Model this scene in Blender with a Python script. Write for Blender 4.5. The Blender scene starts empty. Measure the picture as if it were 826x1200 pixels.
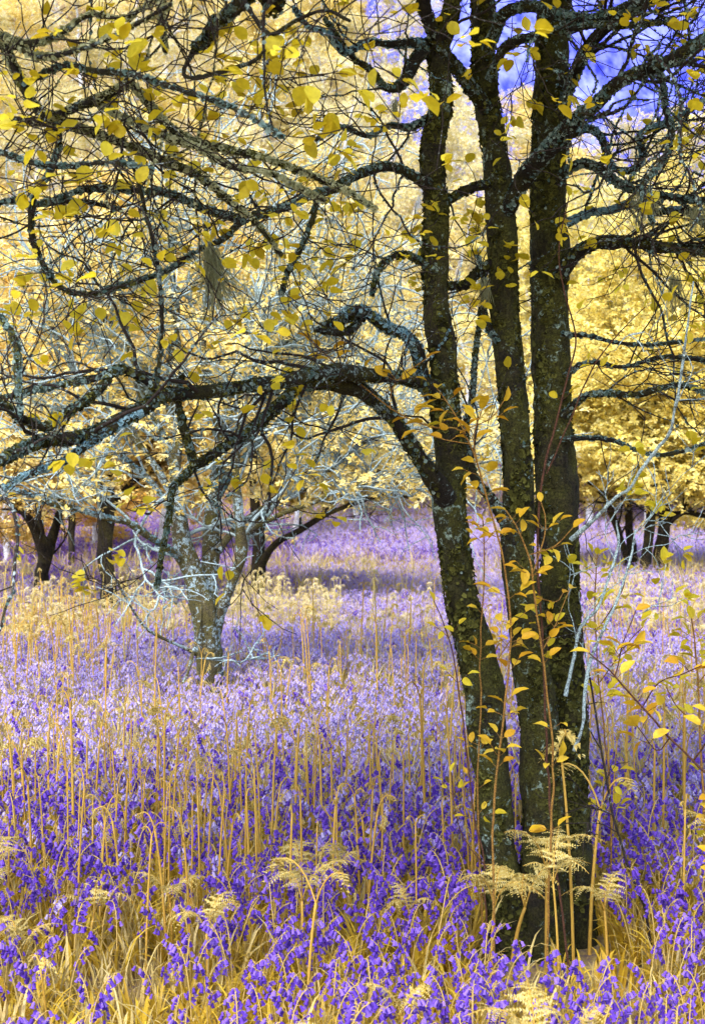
import bpy, math, random
import numpy as np
R = math.radians
SC = bpy.context.scene
COL = SC.collection
rng = np.random.default_rng(7)
F = 1667.0; CX = 413.0; CY = 600.0; CH = 1.6

# ------------------------------------------------------------------ numeric helpers
def _h(ix, iy, iz):
    n = (ix*374761393 + iy*668265263 + iz*2147483647 + 974711).astype(np.int64)
    n = (n ^ (n >> 13)) * 1274126177
    n = (n ^ (n >> 16)) & 0xffff
    return n/65535.0
def vnoise(P):
    P = np.asarray(P, float); i = np.floor(P).astype(np.int64); f = P - i; f = f*f*(3-2*f)
    x, y, z = i[..., 0], i[..., 1], i[..., 2]; fx, fy, fz = f[..., 0], f[..., 1], f[..., 2]
    def L(a, b, t): return a+(b-a)*t
    a = L(L(_h(x, y, z), _h(x+1, y, z), fx), L(_h(x, y+1, z), _h(x+1, y+1, z), fx), fy)
    b = L(L(_h(x, y, z+1), _h(x+1, y, z+1), fx), L(_h(x, y+1, z+1), _h(x+1, y+1, z+1), fx), fy)
    return L(a, b, fz)*2-1
def fbm(P, o=4):
    s = 0; a = 1
    for k in range(o):
        s = s + a*vnoise(P*(2**k)+k*17.3); a *= .5
    return s
def nrm(v): return v/np.maximum(np.linalg.norm(v, axis=-1, keepdims=True), 1e-9)

def terrain(x, y):
    x = np.asarray(x, float); y = np.asarray(y, float)
    sl = .5+.2/(1+np.exp((x-2)/6.0))
    z = sl*((np.sqrt((y-52)**2+9**2)+(y-52))/2) - .5*((math.sqrt(52**2+9**2)-52)/2)
    crest = 23.5 + 40/(1+np.exp((x-1)/3.0))
    k = 4.0
    z = crest - k*np.log1p(np.exp((crest-z)/k)) + 0*z
    P = np.stack([x*.35, y*.35, 0*x], -1)
    z = z + .05*fbm(P, 3) + .12*vnoise(P*.3)*np.clip(y/20, 0, 1)
    return z
def at(px, py, Y): return np.array([(px-CX)/F*Y, Y, CH+(CY-py)/F*Y])
def gp(px, py):
    Ys = np.linspace(3, 110, 6000); X = (px-CX)/F*Ys; Z = CH+(CY-py)/F*Ys
    d = Z-terrain(X, Ys); k = np.argmax(d < 0)
    return np.array([X[k], Ys[k], terrain(X[k], Ys[k])])

# ------------------------------------------------------------------ mesh collector
class MB:
    def __init__(s): s.v = []; s.q = []; s.t = []; s.n = 0; s.qm = []; s.tm = []
    def add(s, v, q=None, t=None, m=0):
        v = np.asarray(v, float).reshape(-1, 3)
        if q is not None and len(q): q = np.asarray(q, np.int64); s.q.append(q+s.n); s.qm.append(np.full(len(q), m))
        if t is not None and len(t): t = np.asarray(t, np.int64); s.t.append(t+s.n); s.tm.append(np.full(len(t), m))
        s.v.append(v); s.n += len(v)
    def mesh(s, name, mats, smooth=True):
        me = bpy.data.meshes.new(name)
        v = np.concatenate(s.v) if s.v else np.zeros((0, 3))
        q = np.concatenate(s.q) if s.q else np.zeros((0, 4), np.int64)
        t = np.concatenate(s.t) if s.t else np.zeros((0, 3), np.int64)
        me.vertices.add(len(v)); me.vertices.foreach_set('co', v.astype(np.float32).ravel())
        nl = len(q)*4+len(t)*3; me.loops.add(nl)
        me.loops.foreach_set('vertex_index', np.concatenate([q.ravel(), t.ravel()]).astype(np.int32))
        me.polygons.add(len(q)+len(t))
        st = np.concatenate([np.arange(len(q))*4, len(q)*4+np.arange(len(t))*3]).astype(np.int32)
        me.polygons.foreach_set('loop_start', st)
        mi = np.concatenate((s.qm or [np.zeros(0)])+(s.tm or [np.zeros(0)])).astype(np.int32)
        if not isinstance(mats, (list, tuple)): mats = [mats]
        for m in mats: me.materials.append(m)
        me.polygons.foreach_set('material_index', mi)
        me.polygons.foreach_set('use_smooth', np.full(len(mi), smooth))
        me.update(calc_edges=True); me.validate()
        return me
    def obj(s, name, mats, parent=None, smooth=True):
        return link(name, s.mesh(name, mats, smooth), parent)

def link(name, data, parent=None):
    o = bpy.data.objects.new(name, data); COL.objects.link(o)
    if parent is not None:
        o.parent = parent
        l = parent.get('_w')
        w = world_loc(parent)
        # meshes built in world coordinates get shifted into the parent's frame
        if data is not None and parent.get('_wc') == 1:
            o.location = (-w[0], -w[1], -w[2])
    return o
def world_loc(o):
    w = np.array(o.location)
    while o.parent is not None:
        o = o.parent; w = w+np.array(o.location)
    return w
def tag(o, label=None, cat=None, group=None, kind=None):
    if label: o['label'] = label
    if cat: o['category'] = cat
    if group: o['group'] = group
    if kind: o['kind'] = kind
    return o
def thing(name, loc, label, cat, group=None, rz=0):
    o = bpy.data.objects.new(name, None); COL.objects.link(o)
    o.location = tuple(float(a) for a in loc); o.rotation_euler = (0, 0, rz); o.empty_display_size = .1
    return tag(o, label, cat, group)
def wpart(name, mb, mats, root, parent=None, smooth=True):
    """part whose mesh was built in world coordinates"""
    if mb.n == 0: return None
    me = mb.mesh(name, mats, smooth)
    base = np.array(root.location)
    co = np.empty(len(me.vertices)*3, np.float32); me.vertices.foreach_get('co', co)
    co = co.reshape(-1, 3)-base.astype(np.float32); me.vertices.foreach_set('co', co.ravel()); me.update()
    o = bpy.data.objects.new(name, me); COL.objects.link(o); o.parent = parent or root
    return o

# ------------------------------------------------------------------ curves and tubes
def smooth_path(P, r, step):
    P = np.asarray(P, float); r = np.asarray(r, float)
    if len(P) < 3:
        n = max(2, int(np.linalg.norm(P[-1]-P[0])/step)); t = np.linspace(0, 1, n)[:, None]
        return P[0]*(1-t)+P[-1]*t, r[0]*(1-t[:, 0])+r[-1]*t[:, 0]
    Q = np.vstack([2*P[0]-P[1], P, 2*P[-1]-P[-2]]); out = []; ro = []
    for i in range(len(P)-1):
        n = max(1, int(round(np.linalg.norm(P[i+1]-P[i])/step)))
        t = (np.arange(n)/n)[:, None]
        a, b, c, d = Q[i], Q[i+1], Q[i+2], Q[i+3]
        out.append(.5*((2*b)+(-a+c)*t+(2*a-5*b+4*c-d)*t*t+(-a+3*b-3*c+d)*t**3))
        ro.append(r[i]+(r[i+1]-r[i])*t[:, 0])
    out.append(P[-1:]); ro.append(r[-1:])
    return np.concatenate(out), np.concatenate(ro)
def frames(P):
    T = nrm(np.gradient(P, axis=0))
    ref = np.array([0., 0, 1]) if abs(T[0][2]) < .9 else np.array([1., 0, 0])
    N = np.empty_like(T); n = nrm(np.cross(T[0], ref))
    for i in range(len(P)):
        n = n-T[i]*np.dot(n, T[i]); l = math.sqrt(float(n@n)); n = n/(l if l > 1e-6 else 1); N[i] = n
    return T, N, np.cross(T, N)
def tube(mb, P, r, sides=5, disp=None, m=0, cap=True):
    P = np.asarray(P, float); r = np.broadcast_to(np.asarray(r, float), (len(P),))
    T, N, B = frames(P)
    a = np.arange(sides)/sides*2*math.pi
    D = N[:, None, :]*np.cos(a)[None, :, None]+B[:, None, :]*np.sin(a)[None, :, None]
    V = P[:, None, :]+D*r[:, None, None]
    if disp is not None: V = V+D*disp(V, r, D)[..., None]
    n = len(P); i = np.arange(n-1)[:, None]*sides; j = np.arange(sides)[None, :]; k = (j+1) % sides
    q = np.stack([i+j, i+k, i+sides+k, i+sides+j], -1).reshape(-1, 4)
    V = V.reshape(-1, 3); t = None
    if cap:
        V = np.vstack([V, P[-1]+T[-1]*r[-1]*.6]); e = (n-1)*sides
        t = np.stack([e+np.arange(sides), e+(np.arange(sides)+1) % sides, np.full(sides, n*sides)], -1)
    mb.add(V, q, t, m)
    return V, D
def bark_disp(amp=.12, s=1.0):
    def f(V, r, D):
        rr = r[:, None]
        P = V*np.array([22., 22., 9.])*s
        return rr*amp*1.25*fbm(P, 4) + rr*amp*.9*vnoise(V*np.array([6., 6., 3.])) + .0035*np.abs(vnoise(V*120.))
    return f
def crooked(g, p0, d0, L, n, wig=.35, up=0., pull=None):
    P = [np.array(p0, float)]; d = nrm(np.array(d0, float)); s = L/n
    for i in range(n):
        d = nrm(d+g.normal(0, wig, 3)*np.array([1, .8, 1])+np.array([0, 0, up]))
        P.append(P[-1]+d*s)
    return np.array(P)

# ------------------------------------------------------------------ templates scattered many times
def scatter_tpl(mb, tpl_v, tpl_q, tpl_t, pos, X, Z, scale, m=0):
    """X = axis direction, Z = face normal (M,3)"""
    pos = np.asarray(pos, float); M = len(pos)
    if M == 0: return
    X = nrm(np.asarray(X, float)); Z = np.asarray(Z, float)
    Z = nrm(Z-X*np.sum(X*Z, -1, keepdims=True)); Yv = np.cross(Z, X)
    sc = np.broadcast_to(np.asarray(scale, float), (M,))[:, None, None]
    V = tpl_v[None, :, :]*sc
    W = pos[:, None, :]+V[..., 0:1]*X[:, None, :]+V[..., 1:2]*Yv[:, None, :]+V[..., 2:3]*Z[:, None, :]
    k = len(tpl_v); off = (np.arange(M)*k)[:, None, None]
    q = (tpl_q[None]+off).reshape(-1, 4) if tpl_q is not None else None
    t = (tpl_t[None]+off).reshape(-1, 3) if tpl_t is not None else None
    mb.add(W.reshape(-1, 3), q, t, m)
# broad leaf, 14 verts
_u = np.array([0, .14, .38, .62, .84, 1.]); _w = np.array([0, .24, .37, .36, .22, 0])
def _leaf(wf=1., droop=.18, fold=.10):
    mid = [(u, 0, -droop*u*u) for u in _u]
    Lf = [(_u[i], _w[i]*wf, -droop*_u[i]**2+fold*_w[i]/.37+.02*(-1)**i) for i in range(1, 5)]
    Rt = [(_u[i], -_w[i]*wf, -droop*_u[i]**2+fold*_w[i]/.37-.02*(-1)**i) for i in range(1, 5)]
    v = np.array(mid+Lf+Rt)
    q = []; t = [(0, 1, 6), (0, 10, 1), (4, 5, 9), (4, 13, 5)]
    for i in range(3):
        q.append((1+i, 2+i, 7+i, 6+i)); q.append((1+i, 10+i, 11+i, 2+i))
    return v, np.array(q), np.array(t)
LEAF = _leaf(); LEAFN = _leaf(.75, .3, .14)
# rosette of lobed leaves for distant crowns
def _rosette(n, seed):
    g = np.random.default_rng(seed); V = []; Q = []
    for k in range(n):
        a = k*2*math.pi/n+g.uniform(-.3, .3); el = g.uniform(-.45, .5); L = g.uniform(.7, 1.1); w = .24*L
        d = np.array([math.cos(a)*math.cos(el), math.sin(a)*math.cos(el), math.sin(el)]); s = np.array([-math.sin(a), math.cos(a), g.uniform(-.5, .5)])
        c = d*L*.58
        b = len(V)
        V += [d*.04, c+s*w, d*L+np.array([0, 0, -.12]), c-s*w]
        Q.append((b, b+1, b+2, b+3))
    return np.array(V), np.array(Q)
ROS = [_rosette(6, s) for s in range(3)]
# small crumb used for moss and lichen on bark
def _crumb(seed):
    g = np.random.default_rng(seed)
    v = [(0, 0, 0)]
    for k in range(5):
        a = k*1.2566+g.uniform(-.3, .3); v.append((math.cos(a)*g.uniform(.7, 1.2), math.sin(a)*g.uniform(.7, 1.2), g.uniform(.15, .75)))
    t = [(0, 1+k, 1+(k+1) % 5) for k in range(5)]
    return np.array(v), np.array(t)
CRUMB = [_crumb(s) for s in range(4)]

# ------------------------------------------------------------------ materials
def new_mat(name):
    m = bpy.data.materials.new(name); m.use_nodes = True; nt = m.node_tree
    for n in list(nt.nodes): nt.nodes.remove(n)
    return m, nt, nt.nodes.new('ShaderNodeOutputMaterial')
def N(nt, t, **k):
    n = nt.nodes.new(t)
    for a, b in k.items():
        if a.startswith('i_'):
            key = a[2:]; key = int(key) if key.isdigit() else key.replace('_', ' ')
            n.inputs[key].default_value = b
        else: setattr(n, a, b)
    return n
def ramp(nt, stops, fac=None, interp='LINEAR'):
    n = nt.nodes.new('ShaderNodeValToRGB'); n.color_ramp.interpolation = interp
    e = n.color_ramp.elements
    while len(e) < len(stops): e.new(.5)
    for el, (p, c) in zip(e, stops): el.position = p; el.color = (*c, 1)
    if fac is not None: nt.links.new(fac, n.inputs[0])
    return n
def mix(nt, f, a, b, blend='MIX'):
    n = nt.nodes.new('ShaderNodeMix'); n.data_type = 'RGBA'; n.blend_type = blend
    for s, v in ((0, f), (6, a), (7, b)):
        if hasattr(v, 'is_linked') or isinstance(v, bpy.types.NodeSocket): nt.links.new(v, n.inputs[s])
        elif s == 0: n.inputs[0].default_value = v
        else: n.inputs[s].default_value = (*v, 1)
    return n.outputs[2]
def leafmat(name, stops, trans=.35, rough=.55, objcol=False, instrand=False, spec=.3):
    m, nt, out = new_mat(name)
    geo = N(nt, 'ShaderNodeNewGeometry'); 
    c = ramp(nt, stops, geo.outputs['Random Per Island']).outputs[0]
    if objcol:
        oi = N(nt, 'ShaderNodeObjectInfo'); c = mix(nt, 1., c, oi.outputs['Color'], 'MULTIPLY')
    if instrand:
        oi = N(nt, 'ShaderNodeObjectInfo'); r2 = ramp(nt, instrand, oi.outputs['Random']).outputs[0]
        c = mix(nt, 1., c, r2, 'MULTIPLY')
    no = N(nt, 'ShaderNodeTexNoise', i_Scale=60., i_Detail=2.); 
    r3 = ramp(nt, [(.3, (.8, .78, .7)), (.7, (1, 1, 1))], no.outputs[0]).outputs[0]
    c = mix(nt, 1., c, r3, 'MULTIPLY')
    p = N(nt, 'ShaderNodeBsdfPrincipled', i_Roughness=rough); p.inputs['Specular IOR Level'].default_value = spec
    nt.links.new(c, p.inputs['Base Color'])
    tr = N(nt, 'ShaderNodeBsdfTranslucent'); nt.links.new(c, tr.inputs[0])
    ms = N(nt, 'ShaderNodeMixShader', i_0=trans); nt.links.new(p.outputs[0], ms.inputs[1]); nt.links.new(tr.outputs[0], ms.inputs[2])
    nt.links.new(ms.outputs[0], out.inputs[0]); return m
def barkmat(name, dark, mid, moss, lich, moss_amt=.5, lich_amt=.6, scale=1., bump=.6):
    m, nt, out = new_mat(name)
    tc = N(nt, 'ShaderNodeTexCoord'); mp = N(nt, 'ShaderNodeMapping'); mp.inputs['Scale'].default_value = (scale, scale, scale*.45)
    nt.links.new(tc.outputs['Object'], mp.inputs[0])
    n1 = N(nt, 'ShaderNodeTexNoise', i_Scale=38., i_Detail=8., i_Roughness=.7); nt.links.new(mp.outputs[0], n1.inputs[0])
    c = ramp(nt, [(.35, dark), (.65, mid)], n1.outputs[0]).outputs[0]
    n2 = N(nt, 'ShaderNodeTexNoise', i_Scale=6.*scale, i_Detail=6., i_Roughness=.7); nt.links.new(tc.outputs['Object'], n2.inputs[0])
    f2 = ramp(nt, [(.62-.3*moss_amt, (0, 0, 0)), (.82-.3*moss_amt, (1, 1, 1))], n2.outputs[0]).outputs[0]
    c = mix(nt, f2, c, moss)
    n3 = N(nt, 'ShaderNodeTexNoise', i_Scale=30.*scale, i_Detail=7., i_Roughness=.75, i_Distortion=.6); nt.links.new(tc.outputs['Object'], n3.inputs[0])
    n4 = N(nt, 'ShaderNodeTexNoise', i_Scale=4.*scale, i_Detail=2.); nt.links.new(tc.outputs['Object'], n4.inputs[0])
    ad = N(nt, 'ShaderNodeMath', operation='MULTIPLY_ADD'); nt.links.new(n4.outputs[0], ad.inputs[0]); ad.inputs[1].default_value = .5
    nt.links.new(n3.outputs[0], ad.inputs[2])
    a = 1.02-.35*lich_amt
    f3 = ramp(nt, [(min(a, .97), (0, 0, 0)), (min(a+.05, .995), (1, 1, 1))], ad.outputs[0]).outputs[0]
    c = mix(nt, f3, c, lich)
    n5 = N(nt, 'ShaderNodeTexNoise', i_Scale=130.*scale, i_Detail=5., i_Roughness=.8); nt.links.new(tc.outputs['Object'], n5.inputs[0])
    c = mix(nt, 1., c, ramp(nt, [(.38, (.25, .25, .28)), (.5, (.85, .85, .85)), (.66, (1.9, 1.9, 1.7))], n5.outputs[0]).outputs[0], 'MULTIPLY')
    p = N(nt, 'ShaderNodeBsdfPrincipled', i_Roughness=.9); p.inputs['Specular IOR Level'].default_value = .2
    nt.links.new(c, p.inputs['Base Color'])
    vo = N(nt, 'ShaderNodeTexNoise', i_Scale=70.*scale, i_Detail=6., i_Roughness=.8); nt.links.new(mp.outputs[0], vo.inputs[0])
    bp = N(nt, 'ShaderNodeBump', i_Strength=bump, i_Distance=.02); nt.links.new(vo.outputs[0], bp.inputs['Height'])
    nt.links.new(bp.outputs[0], p.inputs['Normal'])
    nt.links.new(p.outputs[0], out.inputs[0]); return m

M_bark = barkmat('mossy_bark', (.005, .005, .004), (.026, .021, .017), (.050, .051, .011), (.20, .28, .25), .8, .48)
M_branch = barkmat('lichened_branch_bark', (.006, .005, .005), (.024, .02, .017), (.042, .04, .01), (.20, .28, .30), .55, .52, 1.6)
M_twig = barkmat('twig_bark', (.014, .010, .011), (.035, .026, .024), (.05, .045, .02), (.30, .38, .42), .3, .45, 2., .3)
M_pale = barkmat('pale_lichen_bark', (.04, .035, .02), (.14, .12, .08), (.11, .10, .028), (.38, .52, .62), .72, .68, .9)
M_paletwig = barkmat('pale_twig_bark', (.07, .085, .085), (.20, .25, .27), (.11, .11, .06), (.34, .46, .52), .3, 1.0, 1.5, .3)
M_redtwig = barkmat('red_brown_twig_bark', (.05, .022, .016), (.11, .05, .03), (.09, .05, .02), (.25, .22, .2), .2, .2, 2., .2)
M_orangetwig = barkmat('orange_shoot_bark', (.16, .08, .02), (.30, .17, .04), (.26, .18, .04), (.5, .4, .2), .2, .1, 2., .2)
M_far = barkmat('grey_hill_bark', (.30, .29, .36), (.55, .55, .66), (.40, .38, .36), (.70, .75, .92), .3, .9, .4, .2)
M_dark = barkmat('dark_glade_bark', (.010, .008, .007), (.045, .036, .026), (.07, .06, .015), (.2, .22, .2), .5, .25, .5)
M_moss = leafmat('moss', [(0, (.015, .014, .005)), (.5, (.05, .052, .013)), (1, (.13, .135, .035))], .1, .9, spec=.1)
M_lichen = leafmat('lichen', [(0, (.06, .12, .12)), (.5, (.14, .22, .23)), (1, (.28, .38, .38))], .15, .9, spec=.1)
M_lichenblue = leafmat('blue_lichen', [(0, (.07, .16, .24)), (.5, (.18, .34, .45)), (1, (.34, .52, .62))], .15, .9, spec=.1)
M_beard = leafmat('beard_lichen', [(0, (.24, .27, .15)), (1, (.52, .55, .37))], .3, .9, spec=.1)
M_leaf = leafmat('yellow_leaf', [(0, (.56, .42, .02)), (.5, (.74, .62, .03)), (1, (.84, .76, .07))], .55)
M_leafo = leafmat('orange_yellow_leaf', [(0, (.58, .30, .015)), (.5, (.66, .44, .02)), (1, (.74, .56, .05))], .4)
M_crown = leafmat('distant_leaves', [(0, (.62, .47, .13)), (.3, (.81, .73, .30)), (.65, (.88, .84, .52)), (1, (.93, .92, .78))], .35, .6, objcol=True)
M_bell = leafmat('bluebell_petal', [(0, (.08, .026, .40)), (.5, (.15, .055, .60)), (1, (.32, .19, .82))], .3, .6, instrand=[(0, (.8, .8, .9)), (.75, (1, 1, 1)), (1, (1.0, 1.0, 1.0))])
M_bell_lit = leafmat('pale_bluebell_petal', [(0, (.36, .27, .82)), (.5, (.50, .42, .89)), (1, (.66, .59, .94))], .3, .6, instrand=[(0, (.85, .85, .95)), (1, (1, 1, 1))])  # lighter petal copy: brightness of the open clearing put into the colour
M_stalk = leafmat('golden_stalk', [(0, (.50, .29, .045)), (.5, (.62, .39, .07)), (1, (.70, .49, .12))], .15, .6, instrand=[(0, (.8, .75, .65)), (1, (1.0, 1.0, 1.0))])
M_bstem = leafmat('flower_stem', [(0, (.50, .34, .08)), (1, (.62, .46, .16))], .2)
M_blade = leafmat('golden_blade', [(0, (.50, .34, .04)), (.5, (.70, .50, .05)), (1, (.85, .66, .07))], .4, .5, instrand=[(0, (.7, .62, .5)), (.7, (1, 1, 1)), (1, (1, 1.0, 1.0))])
M_grass = leafmat('pale_grass', [(0, (.52, .42, .14)), (.5, (.66, .54, .20)), (1, (.78, .70, .40))], .3, .6, instrand=[(0, (.75, .7, .65)), (1, (1, 1, 1))])
M_frond = leafmat('bracken_frond', [(0, (.60, .45, .10)), (.5, (.72, .60, .20)), (1, (.82, .74, .36))], .35, .6, instrand=[(0, (.82, .78, .7)), (1, (1, 1, 1))])
M_frondp = leafmat('pale_bracken_frond', [(0, (.74, .60, .26)), (.5, (.86, .76, .44)), (1, (.92, .88, .64))], .35, .6, instrand=[(0, (.9, .86, .8)), (1, (1, 1, 1))])

def groundmat():
    m, nt, out = new_mat('glade_floor')
    tc = N(nt, 'ShaderNodeTexCoord')
    n1 = N(nt, 'ShaderNodeTexNoise', i_Scale=3., i_Detail=8., i_Roughness=.75); nt.links.new(tc.outputs['Object'], n1.inputs[0])
    c = ramp(nt, [(.3, (.20, .13, .05)), (.5, (.38, .27, .09)), (.7, (.50, .40, .16))], n1.outputs[0]).outputs[0]
    n2 = N(nt, 'ShaderNodeTexNoise', i_Scale=25., i_Detail=6., i_Roughness=.8); nt.links.new(tc.outputs['Object'], n2.inputs[0])
    f = ramp(nt, [(.45, (0, 0, 0)), (.62, (1, 1, 1))], n2.outputs[0]).outputs[0]
    c = mix(nt, f, c, (.15, .10, .14))
    p = N(nt, 'ShaderNodeBsdfPrincipled', i_Roughness=.95); nt.links.new(c, p.inputs['Base Color'])
    bp = N(nt, 'ShaderNodeBump', i_Strength=.8, i_Distance=.05); nt.links.new(n2.outputs[0], bp.inputs['Height']); nt.links.new(bp.outputs[0], p.inputs['Normal'])
    nt.links.new(p.outputs[0], out.inputs[0]); return m
def hillmat():
    m, nt, out = new_mat('blue_hill')
    tc = N(nt, 'ShaderNodeTexCoord'); mp = N(nt, 'ShaderNodeMapping'); mp.inputs['Scale'].default_value = (1, .3, .5); nt.links.new(tc.outputs['Object'], mp.inputs[0])
    n1 = N(nt, 'ShaderNodeTexNoise', i_Scale=.035, i_Detail=8., i_Roughness=.65); nt.links.new(mp.outputs[0], n1.inputs[0])
    c = ramp(nt, [(.36, (.015, .02, .34)), (.5, (.05, .065, .5)), (.64, (.2, .23, .72))], n1.outputs[0]).outputs[0]
    n2 = N(nt, 'ShaderNodeTexNoise', i_Scale=.22, i_Detail=4.); nt.links.new(mp.outputs[0], n2.inputs[0])
    c = mix(nt, .35, c, ramp(nt, [(.35, (.015, .02, .34)), (.65, (.28, .32, .8))], n2.outputs[0]).outputs[0])
    p = N(nt, 'ShaderNodeBsdfPrincipled', i_Roughness=1.); p.inputs['Specular IOR Level'].default_value = 0; nt.links.new(c, p.inputs['Base Color'])
    nt.links.new(p.outputs[0], out.inputs[0]); return m

# ------------------------------------------------------------------ the setting
def sheet(name, xs, ys, zf, mat):
    X, Y = np.meshgrid(xs, ys); Z = zf(X, Y); nx = len(xs); ny = len(ys)
    i, j = np.meshgrid(np.arange(nx-1), np.arange(ny-1)); a = (j*nx+i).ravel()
    mb = MB(); mb.add(np.stack([X, Y, Z], -1).reshape(-1, 3), np.stack([a, a+1, a+nx+1, a+nx], -1))
    return tag(mb.obj(name, mat), kind='structure')
ysg = np.concatenate([np.linspace(-30, 0, 10)[:-1], np.linspace(0, 30, 150), np.linspace(30.5, 125, 130), np.linspace(130, 480, 30)])
xsg = np.concatenate([np.linspace(-300, -45, 20), np.linspace(-42, 42, 200), np.linspace(45, 300, 20)])
sheet('ground', xsg, ysg, terrain, groundmat())
def farhill(X, Y):
    t = np.clip((Y-420)/400., 0, 1)
    P = np.stack([X*.006, Y*.006, 0*X], -1)
    ridge = 345+30*fbm(P[..., :]*1.0, 3)-.12*X
    return -10+t*ridge+5*fbm(np.stack([X*.05, Y*.05, 0*X], -1), 3)
sheet('hills', np.linspace(-700, 700, 160), np.linspace(400, 900, 90), farhill, hillmat())

# ------------------------------------------------------------------ branches with twigs, leaves, lichen
TWF = .42
class Branchery:
    """collects twigs / leaf positions for one branch"""
    def __init__(s, seed): s.g = np.random.default_rng(seed); s.lp = []; s.ld = []; s.fl = []; s.fr = []
    def twigs(s, mb, P, r, n, L=(.25, .7), level=0, maxlevel=2, t0=.1, up=.03, leafp=.5, flat=.75, rr=.42):
        g = s.g; P = np.asarray(P); seg = np.linalg.norm(np.diff(P, axis=0), axis=1); tot = seg.sum(); cum = np.r_[0, np.cumsum(seg)]
        for k in range(n):
            u = g.uniform(t0, 1.)*tot; i = min(np.searchsorted(cum, u)-1, len(P)-2); i = max(i, 0)
            f = (u-cum[i])/max(seg[i], 1e-6); p = P[i]*(1-f)+P[i+1]*f; rp = r[i]*(1-f)+r[i+1]*f
            T = nrm(P[i+1]-P[i]); d = g.normal(0, 1, 3)*np.array([1, flat, 1]); d = nrm(d-T*(d@T))
            d = nrm(d+T*g.uniform(.5, 1.7))
            ln = g.uniform(*L)*1.3*(.6**level); n_s = max(4, int(ln/.04))
            Q = crooked(g, p, d, ln, n_s, .2, up)
            r0 = min(rp*rr*g.uniform(.7, 1.2), .0056*(.7**level)*(ln/.4)**.4); r0 = max(r0, .0017)
            rad = np.linspace(r0, max(r0*.35, .0011), len(Q)); tube(mb, Q, rad, 4 if level else 5)
            s.fl.append(Q); s.fr.append(rad)
            if level < maxlevel:
                s.twigs(mb, Q, rad, int(g.integers(1, 4)), L, level+1, maxlevel, .2, up, leafp, flat, .6)
            if level >= maxlevel-1:
                if g.random() < leafp:
                    m = g.integers(1, 3)
                    for q in range(m):
                        j = len(Q)-1-q*2 if len(Q) > 5 else len(Q)-1
                        if j < 1: break
                        s.lp.append(Q[j]); s.ld.append(Q[j]-Q[j-1])
    def leaves(s, mb, size=(.035, .06), tpl=LEAF, frac=1.):
        if not s.lp: return
        g = s.g; P = np.array(s.lp); D = nrm(np.array(s.ld)); k = g.integers(1, 4, len(P)); P = np.repeat(P, k, 0); D = np.repeat(D, k, 0); M = len(P)
        P = P+g.normal(0, .007, (M, 3))
        D = nrm(D+g.normal(0, .8, (M, 3))*np.array([1, 1, .5]))
        Z = np.array([0, 0, 1.])+g.normal(0, .38, (M, 3))
        scatter_tpl(mb, tpl[0], tpl[1], tpl[2], P+D*.006, D, Z, g.uniform(size[0], size[1], M))
def crumbs(mb, g, P, r, n, size, side=None, seg=None, m=0):
    """moss or lichen crumbs on a tube surface"""
    P = np.asarray(P); k = g.integers(0, len(P)-1, n); f = g.random(n)[:, None]
    p = P[k]*(1-f)+P[k+1]*f; rr = (r[k]*(1-f[:, 0])+r[k+1]*f[:, 0])
    T = nrm(P[k+1]-P[k]); d = g.normal(0, 1, (n, 3))
    if side is not None: d = d+np.array(side)
    d = nrm(d-T*np.sum(d*T, -1, keepdims=True)); 
    keep = vnoise(p*9+d*1.5)+.25*g.normal(size=n) > -.1
    p, d, rr, T = p[keep], d[keep], rr[keep], T[keep]
    for c in range(4):
        s = slice(c, None, 4)
        scatter_tpl(mb, CRUMB[c][0], None, CRUMB[c][1], (p+d*rr[:, None]*.97)[s], nrm(T+g.normal(0, .5, T.shape))[s], d[s], g.uniform(size[0], size[1], len(p))[s], m)
def pix(pts, Y, w, Yend=None, wob=0.):
    """photo polyline (x, y [, w]) -> world path, radii; Y runs from Y to Yend"""
    n = len(pts); Yend = Y if Yend is None else Yend
    P = []; r = []
    for i, p in enumerate(pts):
        t = i/(n-1); y = Y+(Yend-Y)*t + (wob*math.sin(i*1.7) if 0 < i < n-1 else 0)
        P.append(at(p[0], p[1], y))
        ww = p[2] if len(p) > 2 else w[0]+(w[1]-w[0])*t
        r.append(ww*y/F/2)
    return np.array(P), np.array(r)

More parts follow.
